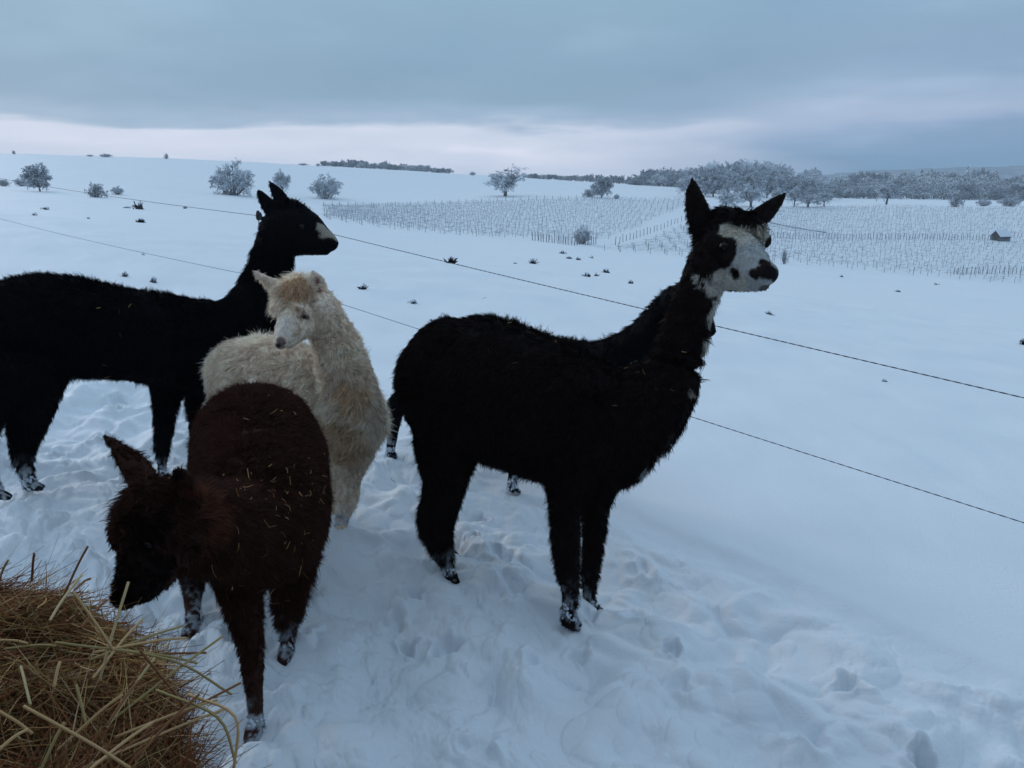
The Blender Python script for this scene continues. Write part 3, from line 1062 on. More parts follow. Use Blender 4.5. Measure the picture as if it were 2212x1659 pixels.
bale = empty("hay_bale", (HC[0], HC[1], gz(*HC)), "opened round bale of brown and golden hay in the lower left corner", "hay bale")
prof = [(0.0, 1.0), (0.3, 0.99), (0.6, 0.975), (0.8, 0.94), (0.92, 0.88), (0.98, 0.78), (1.0, 0.6), (1.02, 0.35), (1.0, 0.0)]
prof = catmull(prof, 5)
nr = 90
aa = np.linspace(0, 2 * PI, nr, endpoint=False)
vv = []
for r, z in prof:
    rr = HR * 0.93 * r * (1 + 0.04 * np.array([noise3(math.cos(a) * 2, math.sin(a) * 2, z * 3, 95) for a in aa]).ravel() + 0.02 * np.sin(aa * 9 + z * 20))
    x, y = HC[0] + rr * np.cos(aa), HC[1] + rr * np.sin(aa)
    zz = z * (HZ - 0.02) + 0.03 * noise3(x * 7, y * 7, 0, 90) + 0.04 * noise3(x * 3, y * 3, 0, 91) - 0.10 * (1 - z)
    vv.append(np.stack([x, y, zz], 1))
vv = np.vstack(vv)
ff = [(i * nr + j, i * nr + (j + 1) % nr, (i + 1) * nr + (j + 1) % nr, (i + 1) * nr + j) for i in range(len(prof) - 1) for j in range(nr)]
hay_core = material("hay_core", (0.085, 0.034, 0.016), 0.95, noise=(28, (0.16, 0.085, 0.035), 0.2), bump=(70, 1.0, 0.03), spec=0.05)
core = mesh_np("packed_hay", vv, np.array(ff)[:, ::-1], hay_core, bale)


def hay_points(n, rg, edge=False):
    """points and outward normals on the bale's surface"""
    top = rg.random(n) < (0.25 if edge else 0.62)
    a = rg.uniform(0, 2 * PI, n)
    # most of the stalks on the side the camera can see
    a = np.where(rg.random(n) < 0.75, rg.uniform(-1.3, 2.2, n), a)
    r = np.where(top, HR * np.sqrt(rg.random(n)) * 0.97, HR * 0.96)
    z = np.where(top, 0, HZ * (1 - rg.random(n) ** 1.3 * 0.75))
    x, y = HC[0] + r * np.cos(a), HC[1] + r * np.sin(a)
    zt = hay_h(x, y)
    z = np.where(top, zt, np.minimum(z, zt))
    bulge = 1 + 0.05 * np.sin(z * 14 + a * 3)
    x = np.where(top, x, HC[0] + r * bulge * np.cos(a))
    y = np.where(top, y, HC[1] + r * bulge * np.sin(a))
    nn = np.stack([np.cos(a) * np.where(top, 0.25, 1), np.sin(a) * np.where(top, 0.25, 1), np.where(top, 1.0, 0.15)], 1)
    return np.stack([x, y, z], 1), norm(nn)


def hay_strands(n, rg, lo, hi, w0, w1, out, dark, sunk=0.012, edge=False, bend=0.5):
    p, nn = hay_points(n, rg, edge)
    t = rg.normal(size=(n, 3))
    sw = np.stack([noise3(p[:, 0] * 5, p[:, 1] * 5, p[:, 2] * 5, s) for s in (101, 102, 103)], 1) * 1.8
    t = t * 0.75 + sw
    t -= nn * (t * nn).sum(1)[:, None]
    d = norm(norm(t) + nn * (out * (rg.random(n) ** 1.5) + 0.02)[:, None])
    ln = rg.uniform(lo, hi, n)
    d2 = norm(d + bend * rg.normal(size=d.shape) * 0.5 + np.array([0, 0, -0.25 * bend]))
    clump = 0.8 + 0.65 * noise3(p[:, 0] * 6, p[:, 1] * 6, p[:, 2] * 6, 107)
    c = straw_cols(rg, n, dark) * clump[:, None]
    brown = np.array([0.21, 0.075, 0.030])
    k = (rg.random((n, 1)) < 0.52 + 0.3 * noise3(p[:, 0] * 4, p[:, 1] * 4, p[:, 2] * 4, 109)[:, None])
    c = np.where(k, brown * (0.5 + rg.random((n, 1))), c)
    return ribbons(p - nn * sunk - d * ln[:, None] * 0.4, d, d2, ln, rg.uniform(w0, w1, n), c, rg, segs=4, taper=.45)


rg = np.random.default_rng(5)
a = [hay_strands(11000, rg, .008, .030, .0018, .0045, 0.5, 0.38, .002, bend=1.5),
     hay_strands(15000, rg, .03, .10, .0010, .0026, 0.35, 0.42, .006, bend=1.3),
     hay_strands(9000, rg, .05, .16, .0010, .0028, 0.5, 0.75, 0.0, bend=0.9),
     hay_strands(2600, rg, .07, .20, .0012, .0030, 0.8, 1.0, -0.006, bend=0.6),
     hay_strands(1800, rg, .08, .22, .0010, .0022, 1.5, 0.95, -0.005, edge=True, bend=0.4)]
n0, VV, FF, CC_ = 0, [], [], []
for v, f, c in a:
    VV.append(v)
    FF.append(f + n0)
    CC_.append(c)
    n0 += len(v)
o = mesh_np("loose_hay", np.vstack(VV), np.concatenate(FF), straw_mat, bale, True, np.vstack(CC_))
tag(o, kind="stuff")


def stalk(px0, py0, Y0, px1, py1, Y1, w, col, kink=None):
    """one long stalk standing out of the bale, a thin bent straw"""
    a, b = P(px0, py0, Y0), P(px1, py1, Y1)
    m = (a + b) / 2 + (np.array(kink) if kink is not None else np.array([0, 0, 0.003]))
    a = a - (b - a) * 0.35
    w = min(w, .0018) * 0.29
    v, f = tube(np.array([a, m, b]), np.array([w, w * .9, w * .5]), np.array([w * .7, w * .6, w * .4]), sub=5, n=6, cap=(.2, .2))
    quads = np.array([q for q in f if len(q) == 4])
    o = mesh_np("stalk", v, quads, straw_mat, bale, True, np.tile(col, (len(v), 1)))
    return o


S1, S2, S3, S4 = (0.58, 0.38, 0.19), (0.42, 0.32, 0.14), (0.28, 0.13, 0.06), (0.56, 0.44, 0.24)
for args in [(150, 1262, 1.22, 190, 1180, 1.24, .0016, S3), (0, 1250, 1.2, 18, 1210, 1.2, .0012, S2), (70, 1240, 1.22, 74, 1196, 1.2, .001, S3),
             (170, 1268, 1.15, 195, 1250, 1.2, .0014, S3), (190, 1340, 1.05, 232, 1296, 1.1, .0018, S3), (160, 1265, 1.1, 108, 1340, 1.0, .0012, S4),
             (180, 1310, 1.0, 245, 1405, .98, .0020, S1), (262, 1310, 1.05, 215, 1470, .98, .0018, S4), (230, 1430, 1.0, 305, 1340, 1.1, .0014, S1),
             (250, 1405, 1.05, 395, 1352, 1.15, .0012, S2), (200, 1425, 1.02, 445, 1410, 1.12, .0013, S3), (300, 1410, 1.05, 425, 1432, 1.1, .0011, S2),
             (260, 1400, 1.0, 400, 1378, 1.1, .0016, S1), (230, 1420, .98, 500, 1500, 1.08, .0012, S2, (0, 0, .03)), (330, 1440, 1.0, 405, 1535, 1.02, .0011, S3),
             (260, 1530, .96, 335, 1420, 1.05, .0013, S4), (240, 1560, .95, 480, 1375, 1.1, .0011, S2), (300, 1600, .92, 520, 1475, 1.02, .0012, S3),
             (310, 1570, .92, 470, 1512, .98, .0016, S1), (250, 1630, .88, 490, 1530, 1.0, .0011, S1), (330, 1600, .9, 430, 1500, .96, .0022, S3),
             (160, 1590, .86, 265, 1500, .9, .0022, S1), (100, 1640, .82, 140, 1560, .85, .0016, S2), (60, 1500, .9, 45, 1440, .95, .0026, S4),
             (0, 1540, .8, 70, 1585, .8, .0030, S1), (0, 1620, .75, 60, 1575, .78, .0034, S1), (110, 1560, .8, 280, 1659, .78, .0020, S1),
             (200, 1659, .8, 330, 1560, .9, .0022, S1), (250, 1540, .9, 300, 1470, .95, .0012, S3), (380, 1530, .96, 510, 1650, .9, .0014, S2, (0.02, 0, .03)),
             (120, 1470, .9, 130, 1430, .92, .0014, S1), (430, 1540, .95, 505, 1665, .88, .0018, S1, (0.03, 0, .04)),
             (170, 1500, .88, 185, 1560, .86, .0018, S2), (40, 1400, 1.0, 120, 1395, 1.0, .0016, S2), (0, 1385, 1.0, 60, 1390, 1.0, .0018, S1)]:
    stalk(*args)

# ---------------------------------------------------------------- electric rope fence
U0, L0 = np.array([1.812, 2.616, 0.78]), None
L0 = P(2212, 1122, 2.63)
DIRF = np.array([-1.163, 1.0696, 0.1422])
tpost = 2.72 * 1.2
fence = empty("rope_fence", (-1.98, 6.11, gz(-1.98, 6.11)), "thin electric fence of two twisted ropes on a plastic stake crossing the snowy slope", "fence")
rope_mat = material("rope", attr=True, rough=0.8, spec=0.1)


def rope(pts, r, name="rope"):
    pts = np.array(pts, float)
    seg = np.linalg.norm(np.diff(pts, axis=0), axis=1)
    s = np.concatenate([[0], np.cumsum(seg)])
    n = int(s[-1] / 0.012)
    ss = np.linspace(0, s[-1], n)
    c = np.stack([np.interp(ss, s, pts[:, i]) for i in range(3)], 1)
    tn = norm(np.gradient(c, axis=0))
    sd = norm(np.cross(tn, (0, 0, 1.0)))
    up = np.cross(sd, tn)
    V, F, CO = [], [], []
    off = 0
    for st in (0, 1):
        ph = ss / 0.075 * 2 * PI + st * PI
        cc = c + (sd * np.cos(ph)[:, None] + up * np.sin(ph)[:, None]) * r * 0.7
        for k in range(5):
            a = 2 * PI * k / 5
            V.append(cc + (sd * math.cos(a) + up * math.sin(a)) * r * 0.8)
        idx = np.arange(n)
        for k in range(5):
            k2 = (k + 1) % 5
            F.append(np.stack([off + k * n + idx[:-1], off + k2 * n + idx[:-1], off + k2 * n + idx[1:], off + k * n + idx[1:]], 1))
        off += 5 * n
        CO += [np.tile((0.035, 0.035, 0.04) if st else (0.16, 0.17, 0.19), (5 * n, 1))]
    return mesh_np(name, np.vstack(V), np.concatenate(F), rope_mat, fence, True, np.vstack(CO))


pu = P(558, 466, 6.11)
pl = P(558, 598, 6.11)
u1, l1 = U0 - DIRF * 1.6 + np.array([0, 0, 0]), L0 - DIRF * 1.6
far = 14.0


def sag(a, b, s, n=24):
    t = np.linspace(0, 1, n)[:, None]
    return a * (1 - t) + b * t - np.array([0, 0, 1.0]) * (4 * s * t * (1 - t))


UL, LL = P(-130, 358, far), P(-130, 435, far)
rope(np.vstack([sag(u1, pu, 0.02), sag(pu, UL, 0.05)[1:]]), 0.0017)
rope(np.vstack([sag(l1, pl, 0.012), sag(pl, LL, 0.05)[1:]]), 0.0015)
fib = material("white_plastic", (0.5, 0.52, 0.53), 0.5)
blk = material("black_plastic", (0.015, 0.015, 0.017), 0.5)


def fence_post(x, y, htop, kind=True):
    g = gz(x, y) - 0.15
    v, f = tube(np.array([[x, y, g], [x, y, (g + htop) / 2], [x, y, htop]]), np.array([.009, .008, .007]), np.array([.009, .008, .007]), up=(1, 0, 0), n=10, cap=(.1, .3))
    mesh_np("post", v, np.array([q for q in f if len(q) == 4]), fib, fence)
    v1, f1 = tube(np.array([[x, y, htop - .03], [x, y, htop], [x, y, htop + .035]]), np.array([.016, .021, .012]), np.array([.016, .021, .012]), up=(1, 0, 0), n=10, cap=(.3, .4))
    v2, f2 = tube(np.array([[x + .01, y - .01, htop - .02], [x + .035, y - .03, htop - .012], [x + .03, y - .035, htop + .025]]), np.array([.006] * 3), np.array([.006] * 3), n=8, cap=(.3, .3))
    q1, q2 = np.array([q for q in f1 if len(q) == 4]), np.array([q for q in f2 if len(q) == 4])
    V, Fq = merge([(v1, q1), (v2, q2)])
    mesh_np("insulator", V, Fq, blk, fence)


fence_post(pu[0], pu[1], pu[2])
fence_post(u1[0], u1[1], u1[2])
fence_post(UL[0], UL[1], UL[2])

# ---------------------------------------------------------------- made-up shelter, unseen behind the camera, added to darken the near snow
shade_block = empty("added_shade_shelter", (0, -2.0, gz(0, -2.0)), "made-up dark timber open-fronted shelter, added unseen behind the camera to shade the near snow", "shade_block")
timber = material("timber", (0.10, 0.07, 0.05), 0.85, noise=(9, (0.05, 0.035, 0.025), 0.2), bump=(30, .5, .02))


def box(name, x0, x1, y0, y1, z0, z1, m, parent):
    v = np.array([(x, y, z) for x in (x0, x1) for y in (y0, y1) for z in (z0, z1)], float)
    f = np.array([(0, 1, 3, 2), (4, 6, 7, 5), (0, 4, 5, 1), (2, 3, 7, 6), (0, 2, 6, 4), (1, 5, 7, 3)])
    return mesh_np(name, v, f, m, parent, False)


box("roof", -5.5, 5.5, -5.0, -0.8, 2.75, 2.87, timber, shade_block)
box("wall", -5.2, 5.2, -4.8, -4.7, -1.2, 2.748, timber, shade_block)
for x in (-5.1, 4.95):
    box("post", x, x + .15, -1.15, -1.0, gz(x, 0.1) - .2, 2.748, timber, shade_block)

# ---------------------------------------------------------------- frosted trees and bushes
bark = material("bark", (0.055, 0.052, 0.055), 0.9, snow_up=((0.5, 0.55, 0.62), 0.35, 0.8))
frost = material("frosted_twigs", attr=True, rough=0.9, spec=0.1)


def gen_tree(seed, trunk=0.25, nl=7, ch=(8, 8, 7), droop=0.25, spread=0.5, w=(0.012, 0.020), bush=False, tone=0.42, wide=1.0, contrast=0.5):
    """a tree about 1 unit high; returns limbs (v, f) and twigs (v, f, col)"""
    rg = np.random.default_rng(seed)
    limbs = []
    cur = []
    top = np.array([0.03 * rg.normal(), 0.03 * rg.normal(), trunk])
    if not bush:
        limbs.append((np.array([[0, 0, -0.05], top * 0.5, top]), 0.035, 0.026))
    for i in range(nl):
        a = 2 * PI * (i + rg.uniform(-.3, .3)) / nl
        tilt = rg.uniform(0.12, 1.05) * (1.25 if bush else 1.0) if i else 0.1
        tilt = min(tilt, 1.35) * min(1.0, spread * 2)
        d = np.array([math.sin(tilt) * math.cos(a), math.sin(tilt) * math.sin(a), math.cos(tilt)])
        ln = (1 - trunk) * rg.uniform(0.62, 0.80) * (1 - 0.15 * abs(math.sin(tilt))) * (1 if not bush else 0.95)
        st = top * rg.uniform(.8, 1) if not bush else np.array([0.05 * math.cos(a), 0.05 * math.sin(a), -.03])
        cur.append((st, d, ln, 0.018))
    tw = []
    for lev, nc in enumerate(ch):
        nxt = []
        for st, d, ln, r in cur:
            bend = norm(d + rg.normal(size=3) * 0.22 + np.array([0, 0, 0.22 if lev == 0 else -droop * 0.5]))
            mid = st + d * ln * 0.5
            end = mid + bend * ln * 0.5
            if lev == 0:
                limbs.append((np.array([st, mid, end]), r, r * 0.35))
            else:
                tw.append((st, d, bend, ln, r, 0.5))
            for j in range(nc):
                t = rg.uniform(0.22, 1.0)
                q = st + d * ln * min(t, .5) + bend * ln * max(0, t - .5)
                nd = rg.normal(size=3)
                nd = norm(norm(nd) * 0.9 + bend * 0.75 + np.array([0, 0, 0.15 - droop * (lev + 1) * 0.35]))
                nxt.append((q, nd, ln * rg.uniform(0.36, 0.62) * (1.15 - .4 * t), r * 0.42))
        cur = nxt
    ends = cur
    V, F, n = [], [], 0
    for pts, r0, r1 in limbs:
        v, f = tube(pts, np.linspace(r0, r1, 3), np.linspace(r0, r1, 3), up=(0.3, 1, 0.1), n=6, sub=2, cap=(.2, .3))
        f = np.array([q for q in f if len(q) == 4])
        V.append(v)
        F.append(f + n)
        n += len(v)
    LV, LF = np.vstack(V), np.concatenate(F)
    st = np.array([e[0] for e in tw] + [e[0] for e in ends])
    d = np.array([e[1] for e in tw] + [e[1] for e in ends])
    d2 = np.array([e[2] for e in tw] + [norm(e[1] + np.array([0, 0, -droop])) for e in ends])
    ln = np.array([e[3] for e in tw] + [e[2] for e in ends])
    nt_, ne = len(tw), len(ends)
    wd = np.concatenate([np.full(nt_, w[0] * 0.8), rg.uniform(w[0], w[1], ne)])
    pale = tone * (1 - contrast * 0.5 + contrast * rg.random(nt_ + ne) + 0.55 * noise3(st[:, 0] * 7, st[:, 1] * 7, st[:, 2] * 7, seed))
    pale = np.where(np.arange(nt_ + ne) < nt_, pale * 0.35, pale)
    col = np.clip(pale, 0.03, 0.9)[:, None] * np.array([0.90, 0.97, 1.06])
    TV, TF, TC = ribbons(st, d, d2, ln, wd, col, rg, segs=2, taper=.35)
    k = np.array([wide, wide, 1.0])
    hmax = TV[:, 2].max()
    wmax = np.percentile(np.hypot(TV[:, 0], TV[:, 1]), 97)
    sc = np.array([0.5 / wmax, 0.5 / wmax, 1 / hmax])          # crown 1 wide, 1 high
    return LV * sc, LF, TV * sc, TF, TC


KIN = {
    "round": gen_tree(1, .27, 8, (9, 9, 8), .35, .55, (.012, .022), tone=.62),
    "open": gen_tree(2, .24, 8, (8, 8, 8), .6, .6, (.010, .020), tone=.62),
    "bush": gen_tree(3, 0, 18, (7, 7, 7), .2, .5, (.012, .024), True, tone=.62),
    "dense": gen_tree(4, .1, 12, (9, 8, 7), .3, .6, (.018, .032), tone=.48, contrast=1.3),
    "dark": gen_tree(5, 0, 14, (7, 6, 6), .5, .5, (.014, .026), True, tone=.40, contrast=1.2),
    "wood": gen_tree(6, .12, 10, (7, 7, 5), .15, .6, (.03, .055), tone=.52, contrast=1.5),
    "wood_b": gen_tree(7, .08, 10, (7, 7, 5), .1, .6, (.03, .055), tone=.46, contrast=1.5),
}
MESHES = {}
_ang = np.random.default_rng(3)


def kin_mesh(kind):
    if kind not in MESHES:
        LV, LF, TV, TF, TC = KIN[kind]
        a = mesh_np("trunk", LV, LF, bark)
        b = mesh_np("crown", TV, TF, frost, None, True, TC)
        MESHES[kind] = (a.data, b.data)
        bpy.data.objects.remove(a)
        bpy.data.objects.remove(b)
    return MESHES[kind]


def plant(name, kind, px, py, wpx, hpx, label, cat, group=None, D=None, sink=0.0):
    q = hit(px, py) if D is None else np.array([P(px, py, D)[0], D, 0.0])
    q[2] = float(base_h(np.array([q[0]]), np.array([q[1]]))[0]) - sink
    dp = depth(q)
    o = empty(name, (q[0], q[1], q[2]), label, cat, group)
    o.rotation_euler[2] = _ang.uniform(0, 6.28)
    W, H = wpx / FPX * dp, hpx / FPX * dp
    o.scale = (W, W, H)
    ta, cr = kin_mesh(kind)
    for nm, me in (("stems" if kind in ("bush", "dark") else "trunk", ta), ("crown", cr)):
        c = bpy.data.objects.new(nm, me)
        C.objects.link(c)
        c.parent = o
    return o


plant("bush", "dense", 87, 413, 60, 60, "tallest pale frosted bush on the bank near the left edge", "bush")
plant("bush", "bush", 47, 402, 32, 20, "low grey frosted bush just left of the tall pale bush by the left edge", "bush")
plant("bush", "bush", 66, 404, 26, 16, "small frosted bush tucked against the left foot of the tall pale bush", "bush")
plant("bush", "dark", 8, 402, 34, 16, "low dark snow-dusted bush cut by the left edge", "bush")
plant("bush", "dark", 209, 428, 46, 36, "dark rounded snow-capped bush alone on the white slope at left", "bush")
plant("bush", "bush", 255, 420, 26, 20, "small pale frosted bush to the right of the dark rounded bush", "bush")
plant("tree", "bush", 506, 422, 92, 80, "large frosted tree with many fanning stems left of the black alpaca's ears", "tree")
plant("tree", "round", 612, 425, 50, 60, "narrow frosted tree directly behind the left black alpaca's ears", "tree")
plant("bush", "bush", 705, 429, 70, 56, "round dome-shaped frosted bush right of the left black alpaca's head", "bush")
plant("tree", "open", 1091, 424, 92, 68, "lone spreading frosted tree with a dark forked trunk above the vineyard", "tree")
plant("tree", "dense", 1299, 428, 48, 50, "pointed frosted tree at the top edge of the vineyard", "tree")
plant("bush", "dark", 1272, 426, 30, 20, "low grey bush at the left foot of the pointed vineyard tree", "bush")
plant("bush", "bush", 1332, 430, 14, 12, "tiny frosted bush to the right of the pointed vineyard tree", "bush")
plant("bush", "bush", 1258, 527, 44, 42, "frosted bush at the near corner between the two vineyard blocks", "bush")
plant("tree", "round", 1914, 442, 62, 52, "round-crowned frosted tree standing alone before the right wood", "tree")
plant("bush", "dark", 2064, 447, 32, 30, "dark upright bush before the right wood", "bush")
plant("bush", "bush", 2125, 445, 30, 18, "low frosted bush between the dark upright bush and the right edge", "bush")
plant("bush", "bush", 2180, 446, 46, 26, "wide low frosted bush near the right edge below the wood", "bush")
plant("sapling", "dark", 1693, 570, 12, 36, "slim snow-laden sapling just right of the white-faced alpaca's nose", "sapling")
plant("fir_tree", "dark", 360, 342, 10, 13, "tiny dark tree standing alone on the left skyline", "tree", D=395)
plant("fir_tree", "dark", 30, 333, 8, 9, "tiny dark tree on the skyline nearest the left edge", "tree", D=395)
plant("bush", "bush", 228, 336, 26, 8, "low reddish grey thicket on the left skyline", "bush", D=395)
for px, w, h, lab in ((150, 16, 4, "faint flat scrub on the skyline left of the thicket"), (632, 22, 5, "flat dark scrub on the skyline before the ridge wood"),
                      (1016, 14, 9, "small rounded tree on the skyline right of the ridge wood"), (665, 10, 7, "small twiggy scrub at the left end of the ridge wood")):
    plant("bush", "bush", px, 0, w, h, lab, "bush", D=398)
# orchard trees in front of the grove: each its own
for px, py, w, h, lab in ((1568, 452, 56, 46, "snow-laden fruit tree between the white-faced alpaca's ears, left one"),
                          (1622, 448, 66, 56, "broad snow-laden fruit tree with a clear trunk between the alpaca's ears"),
                          (1680, 447, 46, 42, "snow-laden fruit tree behind the tip of the right ear"),
                          (1715, 446, 40, 44, "snow-laden fruit tree just right of the alpaca's right ear tip"),
                          (1745, 448, 60, 36, "low wide snow-laden fruit tree, right of the ear tip"),
                          (1780, 446, 44, 34, "small snow-laden fruit tree at the right end of the orchard row")):
    plant("fruit_tree", "open" if w > 50 else "round", px, py, w, h, lab, "tree", "snow-laden fruit trees at the edge of the grove")
# the grove: tall trees one can tell apart
gr = np.random.default_rng(8)
top_line = [(1478, 366), (1500, 352), (1530, 350), (1560, 345), (1600, 340), (1640, 345), (1680, 352), (1720, 362), (1760, 366), (1800, 376), (1832, 390)]
tx, ty = zip(*top_line)
for row, (y0, n_) in enumerate(((0, 12), (9, 13), (18, 11))):
    for i in range(n_):
        px = 1488 + (1822 - 1488) * (i + 0.5 * (row % 2) + gr.uniform(-.25, .25)) / n_
        base = np.interp(px, [1480, 1830], [424, 434]) - y0 + gr.uniform(-2, 2)
        top = np.interp(px, tx, ty) + (2 - row) * 9 + gr.uniform(-3, 6)
        plant("tree", "dense" if gr.random() < .6 else "round", px, base, gr.uniform(52, 74), base - top, "tall snow-covered tree crowded in the grove behind the white-faced alpaca",
              "tree", "tall trees of the grove behind the right alpaca")


# the far woods: masses nobody could count
def wood(name, label, pts, n, dmin, dmax, hpx, wpx, seed, kinds=("wood", "wood_b")):
    """pts: skyline (px, py) of the tree tops"""
    g = np.random.default_rng(seed)
    xs, ys = zip(*pts)
    V, F, CO, n0 = [], [], [], 0
    for i in range(n):
        px = xs[0] + (xs[-1] - xs[0]) * (i + g.uniform(-.5, .5)) / n
        D_ = g.uniform(dmin, dmax)
        q = np.array([P(px, 400, D_)[0], D_, 0.0])
        q[2] = float(base_h(q[:1], q[1:2])[0])
        bx, by = project(q)
        tpy = np.interp(px, xs, ys) + g.uniform(-4, 5) + 14 * (1 - (D_ - dmin) / (dmax - dmin + 1e-6)) * hpx
        dp = depth(q)
        H = max(3.0, (by - tpy) / FPX * dp)
        W = g.uniform(*wpx) / FPX * dp
        LV, LF, TV, TF, TC = KIN[kinds[g.integers(len(kinds))]]
        a = g.uniform(0, 6.28)
        R = np.array([[math.cos(a), -math.sin(a), 0], [math.sin(a), math.cos(a), 0], [0, 0, 1]])
        for vv_, f_, c_ in ((TV, TF, np.clip(TC * g.uniform(.5, 1.5), 0, .9)), (LV, LF, np.full((len(LV), 3), .05))):
            V.append((vv_ * np.array([W, W, H])) @ R.T + q)
            F.append(f_ + n0)
            CO.append(c_)
            n0 += len(vv_)
    o = mesh_np(name, np.vstack(V), np.concatenate(F), frost, None, True, np.vstack(CO))
    tag(o, label, "woods", kind="stuff")


wood("ridge_woods", "distant grey line of frosted trees on the ridge in the middle", [(700, 352), (720, 347), (760, 343), (790, 346), (830, 348), (870, 350), (905, 358), (925, 353), (940, 360), (975, 370)],
     46, 415, 470, .4, (14, 26), 31)
wood("hedgerow", "distant low row of frosted trees along the skyline right of the lone tree", [(1135, 380), (1180, 377), (1200, 381), (1240, 378), (1270, 374), (1300, 380), (1360, 378), (1385, 372)],
     44, 415, 460, .4, (10, 20), 32)
wood("middle_woods", "frosted wood left of the grove behind the white-faced alpaca", [(1365, 376), (1390, 364), (1430, 361), (1470, 362), (1500, 365)], 34, 400, 470, 1.0, (26, 44), 33)
wood("right_woods", "wide snow-covered wood filling the skyline at the right edge",
     [(1800, 376), (1850, 371), (1900, 367), (1960, 363), (2010, 359), (2060, 358), (2120, 361), (2180, 366), (2260, 372), (2420, 376)], 135, 398, 560, 2.6, (36, 66), 34)

# ---------------------------------------------------------------- vineyard
fields = [
    ([(696, 447), (900, 443), (1150, 434), (1300, 430), (1470, 433), (1488, 445), (1428, 466), (1372, 494), (1308, 520), (1240, 530), (1150, 519), (1000, 512), (850, 496), (700, 476)], (0.9, 1.0), 2.2, 2.6),
    ([(1520, 470), (1456, 495), (1400, 522), (1318, 541), (1300, 543), (1480, 554), (1700, 570), (1900, 588), (2060, 602), (2230, 619), (2230, 452), (1900, 449), (1700, 450), (1575, 456)], (1.0, 0.45), 2.2, 2.6),
]


def in_poly(px, py, poly):
    r = np.zeros(len(px), bool)
    j = len(poly) - 1
    for i in range(len(poly)):
        xi, yi = poly[i]
        xj, yj = poly[j]
        c = ((yi > py) != (yj > py)) & (px < (xj - xi) * (py - yi) / (yj - yi + 1e-9) + xi)
        r ^= c
        j = i
    return r


post_mat = material("weathered_stake", (0.20, 0.22, 0.25), 0.9)
stakes, vine_st, vine_d = [], [], []
vg = np.random.default_rng(17)
for poly, rd, across, along in fields:
    rd = norm(np.array(rd))
    cr_ = np.array([rd[1], -rd[0]])
    u, w_ = np.meshgrid(np.arange(-260, 330, across), np.arange(40, 330, along))
    wj = w_ + 0.5 * along * (np.round(u / across) % 2)
    x = u * cr_[0] + wj * rd[0] + vg.normal(0, .12, u.shape)
    y = u * cr_[1] + wj * rd[1] + vg.normal(0, .25, u.shape)
    x, y = x.ravel(), y.ravel()
    k = y > 60
    x, y = x[k], y[k]
    z = base_h(x, y)
    px, py = project(np.stack([x, y, z], 1))
    k = in_poly(px, py, poly)
    stakes.append(np.stack([x, y, z], 1)[k])
    for _ in range(9):
        m = k.copy()
        tt = vg.uniform(0, along, len(x))
        q = np.stack([x + rd[0] * tt, y + rd[1] * tt, z], 1)[m]
        vine_st.append(q)
        vine_d.append(np.tile([rd[0], rd[1], 0], (m.sum(), 1)))
# the darker end posts along the headland between the blocks, and along the terrace at the hut
ends = []
for line, step in ((((1330, 528), (1400, 506), (1480, 476), (1500, 468)), 7.5), (((1150, 521), (1240, 531), (1290, 528)), 6), (((700, 448), (900, 443), (1150, 433), (1300, 430)), 17),
                   (((1640, 514), (1800, 515), (2000, 517), (2145, 518)), 6.5), (((2170, 514), (2212, 513)), 7), (((1500, 466), (1540, 458)), 9), (((2060, 593), (2212, 590)), 9)):
    lx = np.array([p[0] for p in line], float)
    ly = np.array([p[1] for p in line], float)
    for px in np.arange(lx[0], lx[-1], step):
        q = hit(px + vg.uniform(-1, 1), np.interp(px, lx, ly), 60)
        ends.append(q)
ends = np.array(ends)
stakes = np.vstack([ends] + stakes)
wds = np.concatenate([np.full(len(ends), 1.9), np.full(len(stakes) - len(ends), 1.0)])
hts = np.concatenate([vg.uniform(1.0, 1.35, len(ends)), vg.uniform(0.65, 1.05, len(stakes) - len(ends))])
order = np.argsort(stakes[:, 1] - np.where(np.arange(len(stakes)) < len(ends), 60, 0))
stakes, hts, wds = stakes[order], hts[order], wds[order]


def stake_vf(lean=0.0):
    v, f = tube(np.array([[0, 0, -0.15], [lean / 2, 0, .5], [lean, 0, 1.0]]), np.array([.034, .03, .028]), np.array([.034, .03, .028]), up=(1, 0, 0), n=5, sub=1, cap=(.1, .2))
    return v, np.array([q for q in f if len(q) == 4])


sv, sf = stake_vf(0.04)
sm = mesh_np("vine_stake", sv, sf, post_mat)
for i in range(min(300, len(stakes))):
    o = sm if i == 0 else sm.copy()
    if i:
        C.objects.link(o)
    o.location = stakes[i]
    o.scale = (wds[i], wds[i], hts[i])
    o.rotation_euler[2] = vg.uniform(0, 6)
    tag(o, "thin dark wooden stake among the snowy vine rows", "vine stake", "stakes of the snowy vineyard")
rest = stakes[300:]
if len(rest):
    V = (sv[None] * np.stack([wds[300:], wds[300:], hts[300:]], 1)[:, None, :] + rest[:, None, :]).reshape(-1, 3)
    F = (sf[None] + (np.arange(len(rest)) * len(sv))[:, None, None]).reshape(-1, 4)
    tag(mesh_np("far_vine_stakes", V, F, post_mat), "rows of thin stakes across the farther vineyard", "vine stakes", kind="stuff")
vs_, vd_ = np.vstack(vine_st), np.vstack(vine_d)
nv = len(vs_)
rise = vg.choice([.35, .6, .8], nv) + vg.normal(0, .04, nv)
vs_ = vs_ + np.stack([np.zeros(nv), np.zeros(nv), rise], 1)
dd = norm(vd_ * vg.choice([-1, 1], (nv, 1)) + 0.12 * vg.normal(size=(nv, 3)) * np.array([1, 1, .5]))
